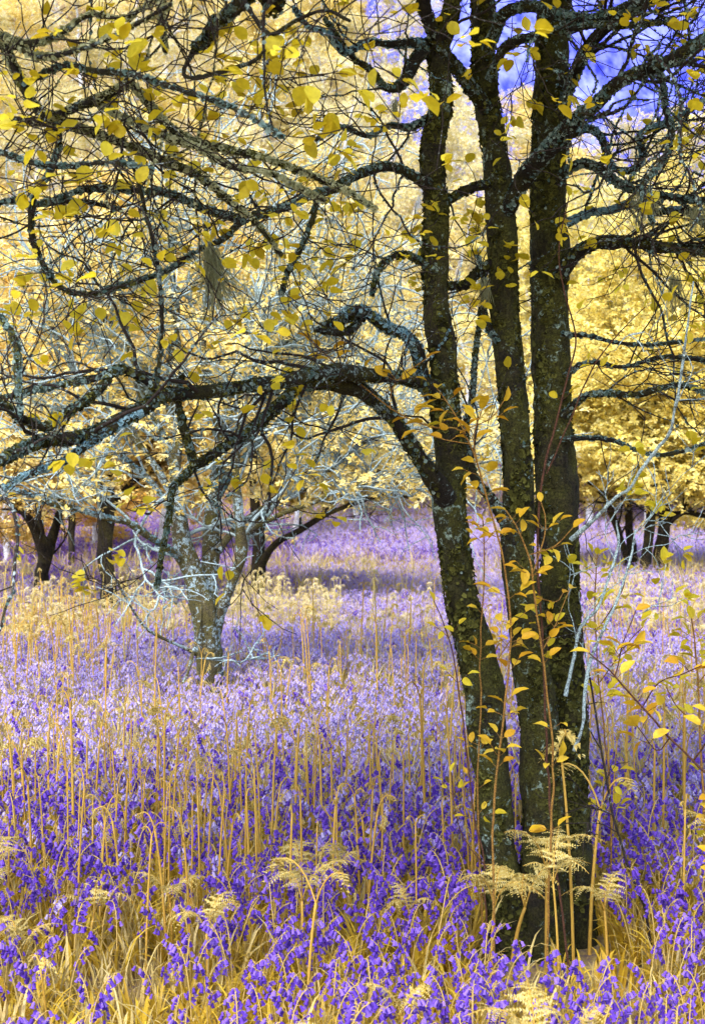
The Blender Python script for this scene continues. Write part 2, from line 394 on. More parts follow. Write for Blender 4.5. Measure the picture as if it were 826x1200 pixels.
def add_branch(root, parent, seed, P, r, step=.02, sides=14, mat=None, tmat=None, lmat=None, ntw=10, L=(.2, .6), leafp=.5, lsize=(.026, .052), lich=0, moss=0, maxlevel=2, name='branch', amp=.18, t0=.1, lichmat=None, flat=.75, label=None, tuft=None, up=.03, tpl=LEAF):
    Pf, rf = smooth_path(P, r, step)
    g = np.random.default_rng(seed+1000)
    Pf = Pf+np.stack([vnoise(Pf*7+seed), vnoise(Pf*7+seed+50), vnoise(Pf*7+seed+90)], -1)*(rf*.35)[:, None]
    mb = MB(); tube(mb, Pf, rf, sides, bark_disp(amp))
    b = wpart(name, mb, mat or M_branch, root, parent or root)
    if label: b['label'] = label
    br = Branchery(seed); tw = MB(); br.twigs(tw, Pf, rf, max(1, int(ntw*TWF)), L, 0, maxlevel, t0, leafp=leafp, flat=flat, up=up)
    if tw.n: wpart('twigs', tw, tmat or M_twig, root, b)
    lv = MB(); br.leaves(lv, lsize, tpl)
    if lv.n: wpart('leaves', lv, lmat or M_leaf, root, b)
    if lich or moss:
        lm = MB()
        tot = np.linalg.norm(np.diff(Pf, axis=0), axis=1).sum()
        if lich: 
            crumbs(lm, g, Pf, rf, int(lich*tot), (.004, .010), (0, 0, .5), m=0)
            for Q, rad in zip(br.fl, br.fr):
                if rad[0] > .003: crumbs(lm, g, Q, rad, int(lich*.16*len(Q)*.035), (.003, .006), m=0)
        if moss: crumbs(lm, g, Pf, rf, int(moss*tot), (.004, .010), (0, 0, .3), m=1)
        wpart('lichen', lm, [lichmat or M_lichen, M_moss], root, b)
    return b, Pf, rf

def inview(Q, m=.03): return bool(np.any((Q[:, 1] > .1) & (np.abs(Q[:, 0]) < .262*Q[:, 1]+m) & (Q[:, 2] < CH+.365*Q[:, 1]+m)))
# ------------------------------------------------------------------ the three-stemmed tree
Y0 = 4.92; DY = Y0-5.35
def build_main():
    base = at(632, 1130, Y0); gz = float(terrain(base[0], Y0)); base[2] = gz
    t = thing('tree', base, 'large dark mossy tree with three stems rising from one base in the right foreground', 'tree')
    L_ = [(612, 1165, 56), (600, 1100, 50), (590, 1040, 44), (581, 985, 38), (576, 915, 38), (569, 845, 42), (568, 822, 41), (556, 763, 42), (541, 705, 38), (533, 647, 36), (527, 590, 35), (530, 541, 33), (521, 481, 33), (519, 420, 31), (511, 360, 29), (509, 301, 28), (511, 240, 28), (506, 185, 27), (512, 145, 26), (518, 115, 24), (514, 60, 25), (524, 30, 20), (530, 0, 18), (532, -60, 16), (525, -150, 13), (540, -260, 10), (548, -380, 6)]
    M_ = [(642, 1165, 80), (638, 1090, 66), (636, 1030, 54), (637, 967, 48), (636, 913, 46), (631, 840, 44), (624, 790, 40), (620, 763, 39), (616, 705, 39), (607, 660, 37), (606, 633, 37), (607, 568, 33), (603, 498, 32), (599, 446, 31), (592, 373, 31), (590, 301, 31), (586, 245, 32), (580, 185, 29), (575, 145, 30), (567, 105, 30), (567, 60, 27), (566, 0, 26), (575, -80, 23), (570, -180, 18), (585, -300, 12), (590, -420, 7)]
    R_ = [(674, 1165, 66), (671, 1090, 56), (668, 1030, 50), (665, 960, 48), (666, 900, 46), (667, 840, 44), (663, 822, 43), (660, 763, 43), (656, 676, 44), (652, 620, 46), (650, 568, 46), (648, 498, 44), (646, 446, 42), (644, 373, 41), (643, 301, 42), (642, 253, 41), (642, 204, 40), (645, 160, 42), (645, 120, 43), (646, 80, 37), (646, 40, 36), (652, 0, 34), (668, -80, 30), (660, -180, 23), (680, -300, 14), (690, -420, 8)]
    stems = []
    ys = ((Y0-.02, Y0-.15), (Y0, Y0+.1), (Y0+.13, Y0+.25)); names = ['slanting left stem', 'middle stem', 'thickest right stem behind the middle one']
    for i, (S, (ya, yb)) in enumerate(zip((L_, M_, R_), ys)):
        P, r = pix(S, ya, (1, 1), yb)
        if i == 0: P[:4, 1] = Y0-.02
        Pf, rf = smooth_path(P, r, .012)
        mb = MB(); tube(mb, Pf, rf, 56, bark_disp(.13))
        s = wpart('stem', mb, M_bark, t); s['label'] = names[i]; stems.append((s, Pf, rf))
        g = np.random.default_rng(40+i); lm = MB()
        crumbs(lm, g, Pf, rf, 17000, (.004, .013), (-.2, -.3, .2), m=0)
        hi = Pf[:, 2] > 1.3
        crumbs(lm, g, Pf[hi], rf[hi], 800, (.003, .008), (-.3, -.6, 0), m=1)
        crumbs(lm, g, Pf[~hi], rf[~hi], 160, (.002, .005), (-.3, -.6, 0), m=1)
        wpart('moss', lm, [M_moss, M_lichen], t, s)
    sL, sM, sR = [a[0] for a in stems]
    k = dict(root=t)
    yl = Y0-.1
    A = add_branch
    # low arching bough B1
    A(t, sL, 11, *pix([(522, 585, 22), (507, 565, 22), (497, 548, 20), (480, 520, 17), (462, 490, 16), (440, 470, 16), (420, 458, 17), (395, 452, 15), (372, 450, 14), (350, 455, 13), (335, 466, 13), (320, 480, 13), (300, 497, 12), (285, 510, 12), (270, 520, 11), (250, 533, 10), (230, 545, 8), (215, 560, 6), (202, 575, 5), (199, 600, 4), (192, 640, 3), (184, 690, 2)], yl, 0, yl-.7), ntw=26, leafp=.5, lich=900, moss=1500, t0=.1, L=(.15, .5))
    A(t, sL, 12, *pix([(229, 543, 8), (223, 525, 9), (215, 500, 8), (211, 480, 7), (209, 462, 5), (214, 440, 3)], yl-.68, 0, yl-.72), ntw=5, leafp=.26, lich=500, moss=900, L=(.1, .3))
    # long bough B2
    A(t, sL, 13, *pix([(518, 462, 20), (500, 452, 18), (475, 442, 16), (450, 442, 16), (420, 441, 16), (395, 437, 17), (370, 440, 15), (340, 446, 15), (310, 451, 14), (280, 455, 13), (250, 458, 13), (220, 461, 13), (195, 463, 14), (185, 468, 15), (165, 480, 15), (140, 492, 14), (115, 505, 14), (90, 514, 13), (60, 517, 12), (40, 522, 12), (15, 533, 12), (-8, 541, 11), (-60, 556, 9), (-130, 560, 6)], yl, 0, yl-1.5), ntw=46, leafp=.2, lich=900, moss=1600, L=(.15, .6))
    A(t, sL, 14, *pix([(192, 463, 12), (178, 450, 11), (160, 438, 10), (142, 432, 9), (130, 440, 9), (118, 455, 8), (100, 470, 8), (80, 483, 8), (66, 491, 8), (60, 500, 8), (45, 499, 8), (25, 490, 7), (10, 478, 6), (-10, 470, 5), (-50, 468, 4)], yl-1.02, 0, yl-1.4), ntw=20, leafp=.25, lich=800, moss=1200, L=(.12, .5))
    A(t, sL, 15, *pix([(142, 434, 7), (125, 440, 6), (100, 446, 6), (75, 450, 5), (40, 457, 5), (0, 466, 4), (-40, 470, 3)], yl-1.08, 0, yl-.9), ntw=14, leafp=.5, lich=900, moss=500, L=(.12, .4))
    A(t, sL, 16, *pix([(183, 455, 6), (187, 425, 5), (190, 380, 5), (188, 335, 4), (181, 290, 4), (172, 250, 3.5), (163, 215, 3), (150, 180, 2)], yl-1.0, 0, yl-1.15), ntw=16, leafp=.35, lich=300, L=(.15, .6))
    A(t, sL, 17, *pix([(165, 484, 7), (130, 505, 6), (100, 524, 6), (75, 541, 6), (50, 551, 6), (25, 560, 5), (0, 576, 4), (-30, 590, 3)], yl-1.1, 0, yl-1.2), ntw=10, leafp=.26, lich=1600, moss=300, L=(.12, .35), lichmat=M_lichenblue)
    A(t, sL, 35, *pix([(22, 495, 6), (23, 470, 6), (21, 440, 6), (20, 410, 6), (12, 385, 5), (0, 372, 4), (-20, 350, 4)], yl-1.35, 0, yl-1.3), ntw=6, leafp=.2, lich=1100, moss=500, L=(.1, .35))
    # lichened bough B3 and stubs
    A(t, sL, 18, *pix([(514, 478, 16), (500, 455, 15), (493, 432, 14), (490, 418, 15), (485, 405, 13), (472, 392, 13), (452, 385, 12), (438, 372, 11), (422, 362, 11), (408, 364, 9), (398, 372, 7), (390, 382, 4)], yl+.05, 0, yl-.25), ntw=8, leafp=.2, lich=2600, moss=900, lichmat=M_lichenblue, L=(.1, .35))
    A(t, sL, 19, *pix([(428, 366, 8), (408, 374, 8), (392, 378, 8), (378, 380, 5)], yl-.1, 0, yl-.2), ntw=2, leafp=0, moss=1500, L=(.1, .2))
    A(t, sL, 20, *pix([(424, 372, 7), (410, 388, 8), (390, 388, 8), (372, 386, 5)], yl-.1, 0, yl-.3), ntw=2, leafp=0, moss=1500, L=(.1, .2))
    # long upper-left bough B4
    A(t, sL, 21, *pix([(507, 222, 14), (494, 214, 12), (480, 205, 10), (462, 196, 10), (440, 196, 10), (415, 206, 9), (390, 222, 9), (365, 230, 8), (340, 241, 8), (310, 250, 8), (283, 256, 9), (260, 251, 8), (235, 243, 7), (215, 233, 6), (195, 226, 6), (150, 222, 6), (105, 221, 5), (70, 232, 4), (45, 240, 3)], yl, 0, yl-1.1), ntw=34, leafp=.5, lich=1100, moss=300, L=(.15, .6))
    A(t, sL, 22, *pix([(285, 257, 7), (272, 270, 6), (262, 281, 6), (240, 290, 5), (215, 305, 5), (195, 318, 4), (165, 328, 4), (120, 340, 3)], yl-.75, 0, yl-.8), ntw=12, leafp=.35, lich=500, L=(.15, .5))
    A(t, sL, 23, *pix([(372, 228, 5), (368, 250, 5), (357, 280, 5), (345, 305, 5), (335, 325, 4), (330, 345, 4)], yl-.45, 0, yl-.4), ntw=6, leafp=.2, lich=900, moss=500, L=(.1, .3))
    # upper left stubs and forks
    A(t, sL, 24, *pix([(510, 62, 16), (495, 60, 13), (486, 70, 13), (480, 86, 12), (470, 99, 10), (458, 104, 8), (446, 98, 6), (436, 84, 5), (415, 70, 4), (396, 45, 4), (380, 20, 3)], yl, 0, yl-.4), ntw=14, leafp=.5, lich=1000, moss=800, L=(.12, .45))
    A(t, sL, 25, *pix([(508, 52, 12), (480, 52, 9), (455, 53, 7), (430, 50, 6), (405, 62, 5), (385, 40, 4), (360, 30, 3), (345, 10, 3)], yl-.02, 0, yl-.6), ntw=16, leafp=.45, lich=1500, L=(.15, .5), lichmat=M_lichenblue)
    A(t, sL, 26, *pix([(503, 314, 10), (492, 307, 8), (478, 300, 7), (464, 299, 7), (450, 308, 6), (441, 322, 5), (436, 345, 3)], yl, 0, yl-.2), ntw=6, leafp=.5, lich=800, moss=800, L=(.1, .35))
    A(t, sM, 27, *pix([(572, 128, 17), (556, 108, 17), (545, 92, 15), (533, 78, 14), (520, 62, 14), (508, 40, 14), (500, 15, 15), (492, -20, 14), (470, -80, 12), (440, -150, 9)], Y0+.03, 0, Y0-.35), ntw=12, leafp=.45, lich=800, moss=1500, t0=.3)
    A(t, sM, 28, *pix([(582, 216, 12), (566, 217, 10), (548, 222, 10), (530, 232, 9), (518, 240, 8)], Y0+.05, 0, Y0-.05), ntw=3, leafp=.3, moss=1500, lich=300, L=(.1, .3))
    A(t, sM, 29, *pix([(584, 305, 14), (570, 312, 12), (556, 322, 10), (545, 334, 10), (530, 335, 8), (516, 332, 5)], Y0+.05, 0, Y0+.12), ntw=5, leafp=.4, moss=1800, lich=300, L=(.1, .35))
    A(t, sM, 30, *pix([(604, 640, 13), (594, 615, 13), (584, 598, 12), (572, 582, 11), (560, 570, 10), (552, 555, 9), (547, 530, 8), (545, 500, 6), (552, 470, 5), (556, 430, 5), (560, 390, 4), (563, 360, 3)], Y0, 0, Y0+.1), ntw=10, leafp=.25, lich=900, moss=700, L=(.12, .4))
    # big right-going bough B8
    A(t, sM, 31, *pix([(590, 262, 12), (603, 230, 19), (617, 205, 20), (633, 186, 20), (652, 166, 19), (675, 142, 17), (700, 122, 15), (720, 102, 14), (742, 86, 14), (770, 78, 13), (800, 62, 13), (830, 42, 11), (880, 10, 9), (940, -20, 6)], Y0+.06, 0, Y0-.8), ntw=80, leafp=.5, lich=3000, moss=500, t0=.3, L=(.2, .7))
    A(t, sM, 32, *pix([(770, 78, 7), (776, 98, 6.5), (779, 125, 6), (786, 150, 6), (785, 168, 5.5), (774, 190, 5), (762, 205, 4.5), (750, 222, 4), (758, 245, 3.5), (765, 262, 3)], Y0-.45, 0, Y0-.5), ntw=26, leafp=.2, lich=1500, L=(.15, .5))
    A(t, sM, 33, *pix([(574, 92, 11), (580, 72, 9), (590, 56, 9), (603, 48, 9), (620, 44, 8), (642, 38, 7), (665, 35, 6), (700, 30, 6), (745, 30, 5), (790, 22, 4)], Y0-.05, 0, Y0-.5), ntw=14, leafp=.5, lich=1200, moss=600, L=(.15, .5))
    A(t, sM, 34, *pix([(570, 60, 12), (580, 38, 12), (588, 18, 12), (605, 8, 11), (625, 8, 11), (650, 18, 12), (680, 24, 11), (705, 22, 10), (735, 8, 9), (770, -5, 8), (820, -30, 6)], Y0-.1, 0, Y0-.5), ntw=16, leafp=.5, lich=4200, moss=300, L=(.12, .5))
    A(t, sR, 36, *pix([(652, 150, 14), (664, 110, 14), (680, 70, 13), (700, 40, 12), (725, 20, 12), (760, 2, 11), (810, -15, 9), (880, -50, 6)], Y0+.2, 0, Y0-.3), ntw=80, leafp=.45, lich=1500, moss=500, t0=.2)
    A(t, sR, 37, *pix([(655, 205, 12), (678, 192, 10), (698, 196, 9), (718, 212, 9), (738, 222, 8), (765, 228, 7), (795, 232, 7), (830, 236, 6), (880, 228, 5)], Y0+.1, 0, Y0-.2), ntw=60, leafp=.25, lich=2000, moss=200, L=(.15, .5))
    A(t, sR, 38, *pix([(655, 325, 18), (668, 304, 16), (682, 292, 14), (700, 285, 13), (718, 282, 13), (740, 284, 12), (770, 288, 11), (800, 291, 11), (830, 295, 10), (880, 300, 9), (960, 290, 6)], Y0+.1, 0, Y0-.1), ntw=46, leafp=.25, lich=1000, moss=2000, L=(.15, .6))
    A(t, sR, 39, *pix([(660, 487, 8), (676, 470, 7), (690, 462, 6), (715, 460, 6), (745, 462, 6), (770, 455, 5), (800, 452, 4), (830, 462, 4), (870, 470, 3)], Y0+.1, 0, Y0-.2), ntw=12, leafp=.2, lich=1100, moss=400, L=(.12, .5))
    A(t, sR, 41, *pix([(655, 515, 5), (690, 514, 4), (720, 517, 4), (742, 526, 3.5), (770, 533, 3), (800, 529, 3), (840, 515, 2)], Y0+.1, 0, Y0-.1), ntw=7, leafp=.2, lich=700, L=(.1, .4))
    A(t, sR, 42, *pix([(658, 392, 5), (690, 394, 4), (715, 400, 3.5), (750, 404, 3), (790, 402, 3), (840, 396, 2.5)], Y0+.1, 0, Y0-.1), ntw=9, leafp=.25, lich=700, L=(.12, .5))
    A(t, sR, 43, *pix([(668, 632, 5), (685, 618, 4), (702, 602, 3.8), (722, 582, 3.5), (738, 572, 3.4), (750, 552, 3.2), (768, 528, 3), (784, 508, 3), (790, 480, 2.8), (796, 450, 2.5), (804, 390, 2), (812, 330, 1.4)], Y0-.05, 0, Y0-.5), mat=M_paletwig, tmat=M_paletwig, ntw=9, leafp=.3, L=(.15, .5), label='slender pale blue branch curving up')
    A(t, sR, 44, *pix([(664, 160, 10), (690, 150, 8), (706, 165, 7), (712, 190, 7), (724, 200, 6), (745, 198, 6), (752, 180, 5.5), (748, 160, 5), (762, 150, 5), (790, 140, 4.5), (826, 118, 4), (860, 100, 3)], Y0+.15, 0, Y0-.1), ntw=34, leafp=.2, lich=1800, L=(.12, .45), lichmat=M_lichenblue)
    A(t, sR, 45, *pix([(664, 262, 10), (690, 250, 8), (715, 246, 7), (740, 240, 7), (765, 250, 6), (795, 246, 5), (830, 262, 4), (870, 270, 3)], Y0+.15, 0, Y0+.0), ntw=36, leafp=.5, lich=2600, L=(.12, .45), lichmat=M_lichenblue)
    A(t, sR, 46, *pix([(660, 440, 7), (690, 425, 5), (730, 430, 4.5), (780, 418, 4), (840, 425, 3)], Y0+.15, 0, Y0+.1), ntw=26, leafp=.35, lich=700, L=(.15, .5))
    A(t, sL, 47, *pix([(500, 140, 8), (480, 150, 6), (455, 148, 5), (430, 160, 4.5), (400, 150, 4), (370, 165, 3)], yl, 0, yl-.3), ntw=26, leafp=.5, lich=1000, L=(.15, .5))
    A(t, sM, 48, *pix([(584, 400, 7), (572, 385, 6), (566, 360, 5), (568, 330, 4.5), (560, 300, 4)], Y0+.02, 0, Y0+.1), ntw=12, leafp=.5, lich=1500, L=(.1, .3))
    # overhead crown above the picture: boughs that carry the shade canopy
    g = np.random.default_rng(77)
    cr = MB(); tw = MB(); lp = []
    for q in range(60):
        src = stems[q % 3]; i = int(g.uniform(.74, .98)*len(src[1])); a = g.uniform(0, 2*math.pi)
        L = g.uniform(1.2, 3.6); Q = crooked(g, src[1][i], (math.cos(a), math.sin(a)*.9, g.uniform(.1, .7)), L, 14, .16, .0)
        if inview(Q): continue
        tube(tw, Q, np.linspace(.022, .006, len(Q)), 6)
        for j in range(4, 15):
            for z in range(2):
                d = g.normal(0, 1, 3); W = crooked(g, Q[j], d, g.uniform(.3, .8), 5, .3)
                if inview(W): continue
                tube(tw, W, np.linspace(.006, .002, 6), 4)
                for w in W[1:]:
                    for _ in range(3): lp.append(w+g.normal(0, .09, 3))
    lp = np.array(lp); lp = lp[(lp[:, 2] > CH+.4*lp[:, 1]) | (np.abs(lp[:, 0]) > .3*lp[:, 1]+.1)]
    M = len(lp); scatter_tpl(cr, *LEAF, lp, g.normal(0, 1, (M, 3))*np.array([1, 1, .3]), np.array([0, 0, 1.])+g.normal(0, .4, (M, 3)), g.uniform(.05, .085, M))
    c = wpart('crown', cr, M_leaf, t); wpart('twigs', tw, M_twig, t, c)
    # hanging beard lichen
    for (px, py, Y, hh, n, sp) in ((756, 228, Y0-.2, 42, 90, 16), (246, 292, yl-.8, 95, 120, 9), (463, 120, yl-.2, 20, 40, 4), (815, 245, Y0-.3, 30, 50, 14), (567, 330, Y0, 30, 60, 6), (790, 325, Y0, 60, 40, 8)):
        bl = MB()
        for q in range(int(n*1.8)):
            p = at(px+g.normal(0, sp*.5), py+g.normal(0, 3), Y+g.normal(0, .02)); h = hh/F*Y*g.uniform(.4, 1.05)
            Q = crooked(g, p, (g.normal(0, .25)+(.25 if px == 246 else 0), g.normal(0, .2), -1), h, 7, .14, -.12); tube(bl, Q, np.linspace(.0010, .0005, 8), 3)
        wpart('beard_lichen', bl, M_beard, t)
    return t
MAIN = build_main()

# ------------------------------------------------------------------ the tree leaning in from the left, trunk outside the frame
def build_overhang():
    global TWF; TWF = .27
    Yt = 3.75; base = np.array([-1.75, Yt+.1, float(terrain(-1.75, Yt))])
    t = thing('tree', base, 'lichen covered tree whose twiggy boughs reach in at the top left corner', 'tree')
    P = np.array([base+(0, 0, -.1), base+(.02, 0, .8), base+(-.05, .02, 1.6), base+(.0, -.05, 2.3), base+(.1, 0, 3.0), base+(.05, .1, 4.2)])
    P, r = smooth_path(P, np.array([.13, .105, .095, .085, .07, .035]), .03)
    mb = MB(); tube(mb, P, r, 32, bark_disp(.14)); tr = wpart('trunk', mb, M_bark, t)
    A = add_branch; kw = dict(lsize=(.022, .046))
    A(t, tr, 51, *pix([(-300, -60, 20), (-120, -20, 14), (-30, 15, 10), (0, 45, 10), (15, 75, 9), (30, 108, 9), (45, 130, 9), (62, 137, 8), (85, 128, 8), (110, 118, 8), (132, 108, 8), (152, 98, 8), (170, 115, 7), (190, 140, 7), (215, 160, 7), (250, 172, 6), (300, 183, 6), (350, 200, 5), (400, 221, 4), (440, 245, 3)], Yt, 0, 3.6), ntw=44, leafp=.6, lich=1500, moss=400, t0=.25, lichmat=M_beard, L=(.15, .5), **kw)
    A(t, tr, 52, *pix([(-330, 100, 22), (-120, 128, 14), (-20, 140, 10), (30, 142, 10), (70, 145, 9), (110, 157, 9), (150, 170, 8), (190, 188, 8), (230, 205, 7), (265, 232, 6), (300, 262, 4), (330, 300, 3)], Yt, 0, 3.8), ntw=36, leafp=.6, lich=1400, moss=500, t0=.25, lichmat=M_beard, L=(.15, .5), **kw)
    A(t, tr, 53, *pix([(112, 120, 6), (150, 140, 6), (200, 163, 6), (230, 172, 6), (270, 196, 5), (320, 205, 4), (380, 235, 3)], 3.7, 0, 3.5), ntw=16, leafp=.6, lich=1500, lichmat=M_beard, L=(.12, .45), **kw)
    A(t, tr, 54, *pix([(2, 42, 8), (25, 50, 7), (55, 48, 6), (80, 35, 5), (105, 18, 4), (150, 20, 3), (185, -5, 2.5)], 3.66, 0, 3.3), ntw=18, leafp=.5, lich=1200, L=(.15, .5), lichmat=M_beard, **kw)
    A(t, tr, 55, *pix([(12, 46, 6), (40, 65, 5), (80, 62, 5), (120, 48, 4), (160, 28, 3), (200, 5, 3)], 3.66, 0, 3.0), ntw=16, leafp=.5, lich=500, L=(.15, .45), lichmat=M_beard, **kw)
    A(t, tr, 56, *pix([(68, 145, 7), (69, 170, 6), (60, 200, 6), (42, 228, 6), (36, 258, 6), (40, 285, 6), (52, 312, 5), (68, 335, 4), (95, 345, 3.5), (135, 338, 3), (180, 325, 2.5)], 3.72, 0, 3.9), ntw=22, leafp=.26, lich=500, moss=300, L=(.15, .5), **kw)
    A(t, tr, 57, *pix([(-220, 190, 14), (-60, 175, 8), (0, 178, 6), (35, 190, 5), (80, 195, 4.5), (130, 190, 4), (180, 200, 3)], Yt, 0, 3.4), ntw=22, leafp=.5, lich=600, L=(.15, .45), t0=.3, **kw)
    A(t, tr, 58, *pix([(30, 100, 6), (70, 78, 5), (110, 82, 5), (160, 88, 5), (210, 105, 4.5), (270, 125, 4), (330, 160, 3)], 3.7, 0, 3.1), ntw=18, leafp=.5, lich=500, L=(.12, .45), **kw)
    A(t, tr, 59, *pix([(-240, 330, 12), (-80, 290, 7), (0, 238, 5), (40, 240, 5), (90, 236, 4), (140, 245, 3)], Yt, 0, 3.9), ntw=16, leafp=.26, lich=600, L=(.15, .5), t0=.3, **kw)
    A(t, tr, 60, *pix([(-250, -260, 14), (-60, -140, 10), (60, -60, 8), (150, -30, 7), (186, -5, 7), (190, 25, 6), (194, 60, 4)], Yt, 0, 3.5), ntw=20, leafp=.26, lich=1600, L=(.15, .5), t0=.3, lichmat=M_beard, **kw)
    # shade canopy of the same tree
    g = np.random.default_rng(78); lp = []; tw = MB()
    for q in range(30):
        i = int(g.uniform(.7, .98)*len(P)); a = g.uniform(-1.2, 1.6)
        Q = crooked(g, P[i], (math.cos(a), math.sin(a), g.uniform(.1, .5)), g.uniform(1., 2.6), 12, .15)
        if inview(Q): continue
        tube(tw, Q, np.linspace(.02, .005, len(Q)), 6)
        for j in range(3, 13):
            for z in range(2):
                W = crooked(g, Q[j], g.normal(0, 1, 3), g.uniform(.3, .7), 5, .3)
                if inview(W): continue
                tube(tw, W, np.linspace(.005, .002, 6), 4)
                for w in W[1:]:
                    for _ in range(2): lp.append(w+g.normal(0, .09, 3))
    lp = np.array(lp); lp = lp[(lp[:, 2] > CH+.4*lp[:, 1]) | (np.abs(lp[:, 0]) > .3*lp[:, 1]+.1)]; M = len(lp)
    cr = MB(); scatter_tpl(cr, *LEAF, lp, g.normal(0, 1, (M, 3))*np.array([1, 1, .3]), np.array([0, 0, 1.])+g.normal(0, .4, (M, 3)), g.uniform(.05, .085, M))
    c = wpart('crown', cr, M_leaf, t); wpart('twigs', tw, M_twig, t, c)
build_overhang()
def build_bough_tree():
    global TWF; TWF = .5
    # mossy bough crossing the top centre; its trunk stands beside the camera, outside the frame
    base = np.array([.2, -.9, float(terrain(.2, -.9))])
    t = thing('tree', base, 'tree behind the viewer with one thick dark mossy bough slanting in at the top centre', 'tree')
    top = np.array([.05, -.8, 3.2])
    P, r = smooth_path(np.array([base+(0, 0, -.1), base+(.05, .0, 1.2), base+(-.05, .05, 2.3), top, top+(-.1, .1, 1.2)]), np.array([.14, .11, .1, .085, .05]), .03)
    mb = MB(); tube(mb, P, r, 32, bark_disp(.14)); tr = wpart('trunk', mb, M_bark, t)
    Q, rq = pix([(330, -50, 18), (303, -15, 16), (285, 0, 15), (262, 20, 14), (248, 36, 14), (236, 50, 12), (228, 56, 8)], 3.3, 0, 4.0)
    Q = np.vstack([top, (top+Q[0])/2+(0, 0, .5), Q]); rq = np.r_[.05, .03, rq]
    b, Pf, rf = add_branch(t, tr, 61, Q, rq, ntw=10, leafp=.25, lich=1100, moss=900, t0=.62, L=(.15, .5), lsize=(.03, .06))
    add_branch(t, tr, 62, *pix([(285, 0, 5), (300, 22, 4), (318, 40, 4), (345, 25, 3.5), (380, 12, 3), (410, 25, 2.5)], 3.35, 0, 3.2), ntw=10, leafp=.3, L=(.12, .5), lsize=(.03, .062))
    add_branch(t, tr, 63, *pix([(228, 56, 6), (215, 85, 3.5), (235, 90, 4), (290, 75, 4), (310, 60, 3)], 4.0, 0, 3.0), ntw=9, leafp=.5, L=(.12, .4), lsize=(.035, .065))
build_bough_tree()

# ------------------------------------------------------------------ procedural trees
def leaf_cloud(g, pts, spread, n_each, size, flatten=.55):
    P = np.repeat(np.asarray(pts), n_each, 0); M = len(P)
    P = P+g.normal(0, 1, (M, 3))*spread*np.array([1, 1, flatten])
    mb = MB()
    for c in range(3):
        s = slice(c, None, 3); m = len(P[s])
        scatter_tpl(mb, ROS[c][0], ROS[c][1], None, P[s], g.normal(0, 1, (m, 3))*np.array([1, 1, .35]), np.array([0, -.35, 1.])+g.normal(0, .35, (m, 3)), g.uniform(size[0], size[1], m))
    return mb
def proto_tree(seed, H=9., Rc=3.2, r0=.16, low=.18, nl=16, lean=0., each=30, size=(.10, .17), twigs=True, fork=False):
    g = np.random.default_rng(seed)
    n = 9; T = [np.zeros(3)]; d = np.array([lean, 0, 1.])
    for i in range(n): d = nrm(d+g.normal(0, .09, 3)*np.array([1, 1, 0])); T.append(T[-1]+d*H*.85/n)
    T = np.array(T); T[0][2] = -.25; r = r0*(1-np.linspace(0, 1, n+1)**1.1*.8); r[0] *= 1.35
    tm = MB(); Tf, rf = smooth_path(T, r, .25); tube(tm, Tf, rf, 9, bark_disp(.12, .3))
    tips = []
    for k in range(nl):
        u = low+(1-low)*((k+g.random())/nl); i = int(u*(len(Tf)-1)); a = k*2.4+g.uniform(-.5, .5)
        L = Rc*(1.08-.55*abs(u-.45)/.55)*g.uniform(.75, 1.15); el = g.uniform(.05, .55)+.5*(u > .75)
        Q = crooked(g, Tf[i], (math.cos(a), math.sin(a), el), L, 8, .17, -.01)
        rl = np.linspace(rf[i]*.5, .018, len(Q)); tube(tm, Q, rl, 6)
        for j in range(2, 9):
            for z in range(2):
                dd = nrm(nrm(Q[j]-Q[j-1])*.6+g.normal(0, 1, 3)*np.array([1, 1, .55])); W = crooked(g, Q[j], dd, g.uniform(.4, 1.1)*Rc/3.2, 4, .25, .0)
                tube(tm, W, np.linspace(.014, .006, 5), 3, cap=False); tips += [W[2], W[4]]
        tips.append(Q[-1])
    tips = np.array(tips); keep = g.random(len(tips)) < .8; tips = tips[keep]
    cm = leaf_cloud(g, tips, .24*Rc/3.2, each, size)
    return tm, cm
HILLCOL = [(1, 1, 1), (1, .98, .95), (1, .95, .8), (1.05, 1.0, 1.05), (.98, .88, .6), (.95, .78, .45), (1.0, .93, .65)]
protos = []
for s, (H, Rc, lw) in enumerate([(8.5, 3.0, .22), (10, 3.2, .25), (9, 2.8, .18), (7.5, 2.6, .15), (11, 3.3, .3), (9, 3.4, .2)]):
    tm, cm = proto_tree(100+s, H, Rc, .14, lw, 15, each=19, size=(.085, .145))
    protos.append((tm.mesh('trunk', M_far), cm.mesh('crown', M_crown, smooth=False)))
def put_tree(proto, loc, sc, rz, col, label, group, name='tree'):
    t = thing(name, loc, label, 'tree', group, rz); t.scale = (sc, sc, sc)
    a = bpy.data.objects.new('trunk', proto[0]); b = bpy.data.objects.new('crown', proto[1])
    for o in (a, b): COL.objects.link(o); o.parent = t
    b.color = (*col, 1); return t
g = np.random.default_rng(5)
for s, (H, Rc, lw) in enumerate([(9, 3.1, .2), (10.5, 3.3, .25), (8.5, 2.9, .18), (9.5, 3.0, .2)]):
    tm, cm = proto_tree(150+s, H, Rc, .2, lw, 17, each=7, size=(.10, .16))
    protos.append((tm.mesh('trunk', M_far), cm.mesh('crown', M_crown, smooth=False)))
rowsY = [50, 54.5, 59, 63.5, 68, 73, 78, 84, 90, 97, 104, 112, 120]
cnt = 0
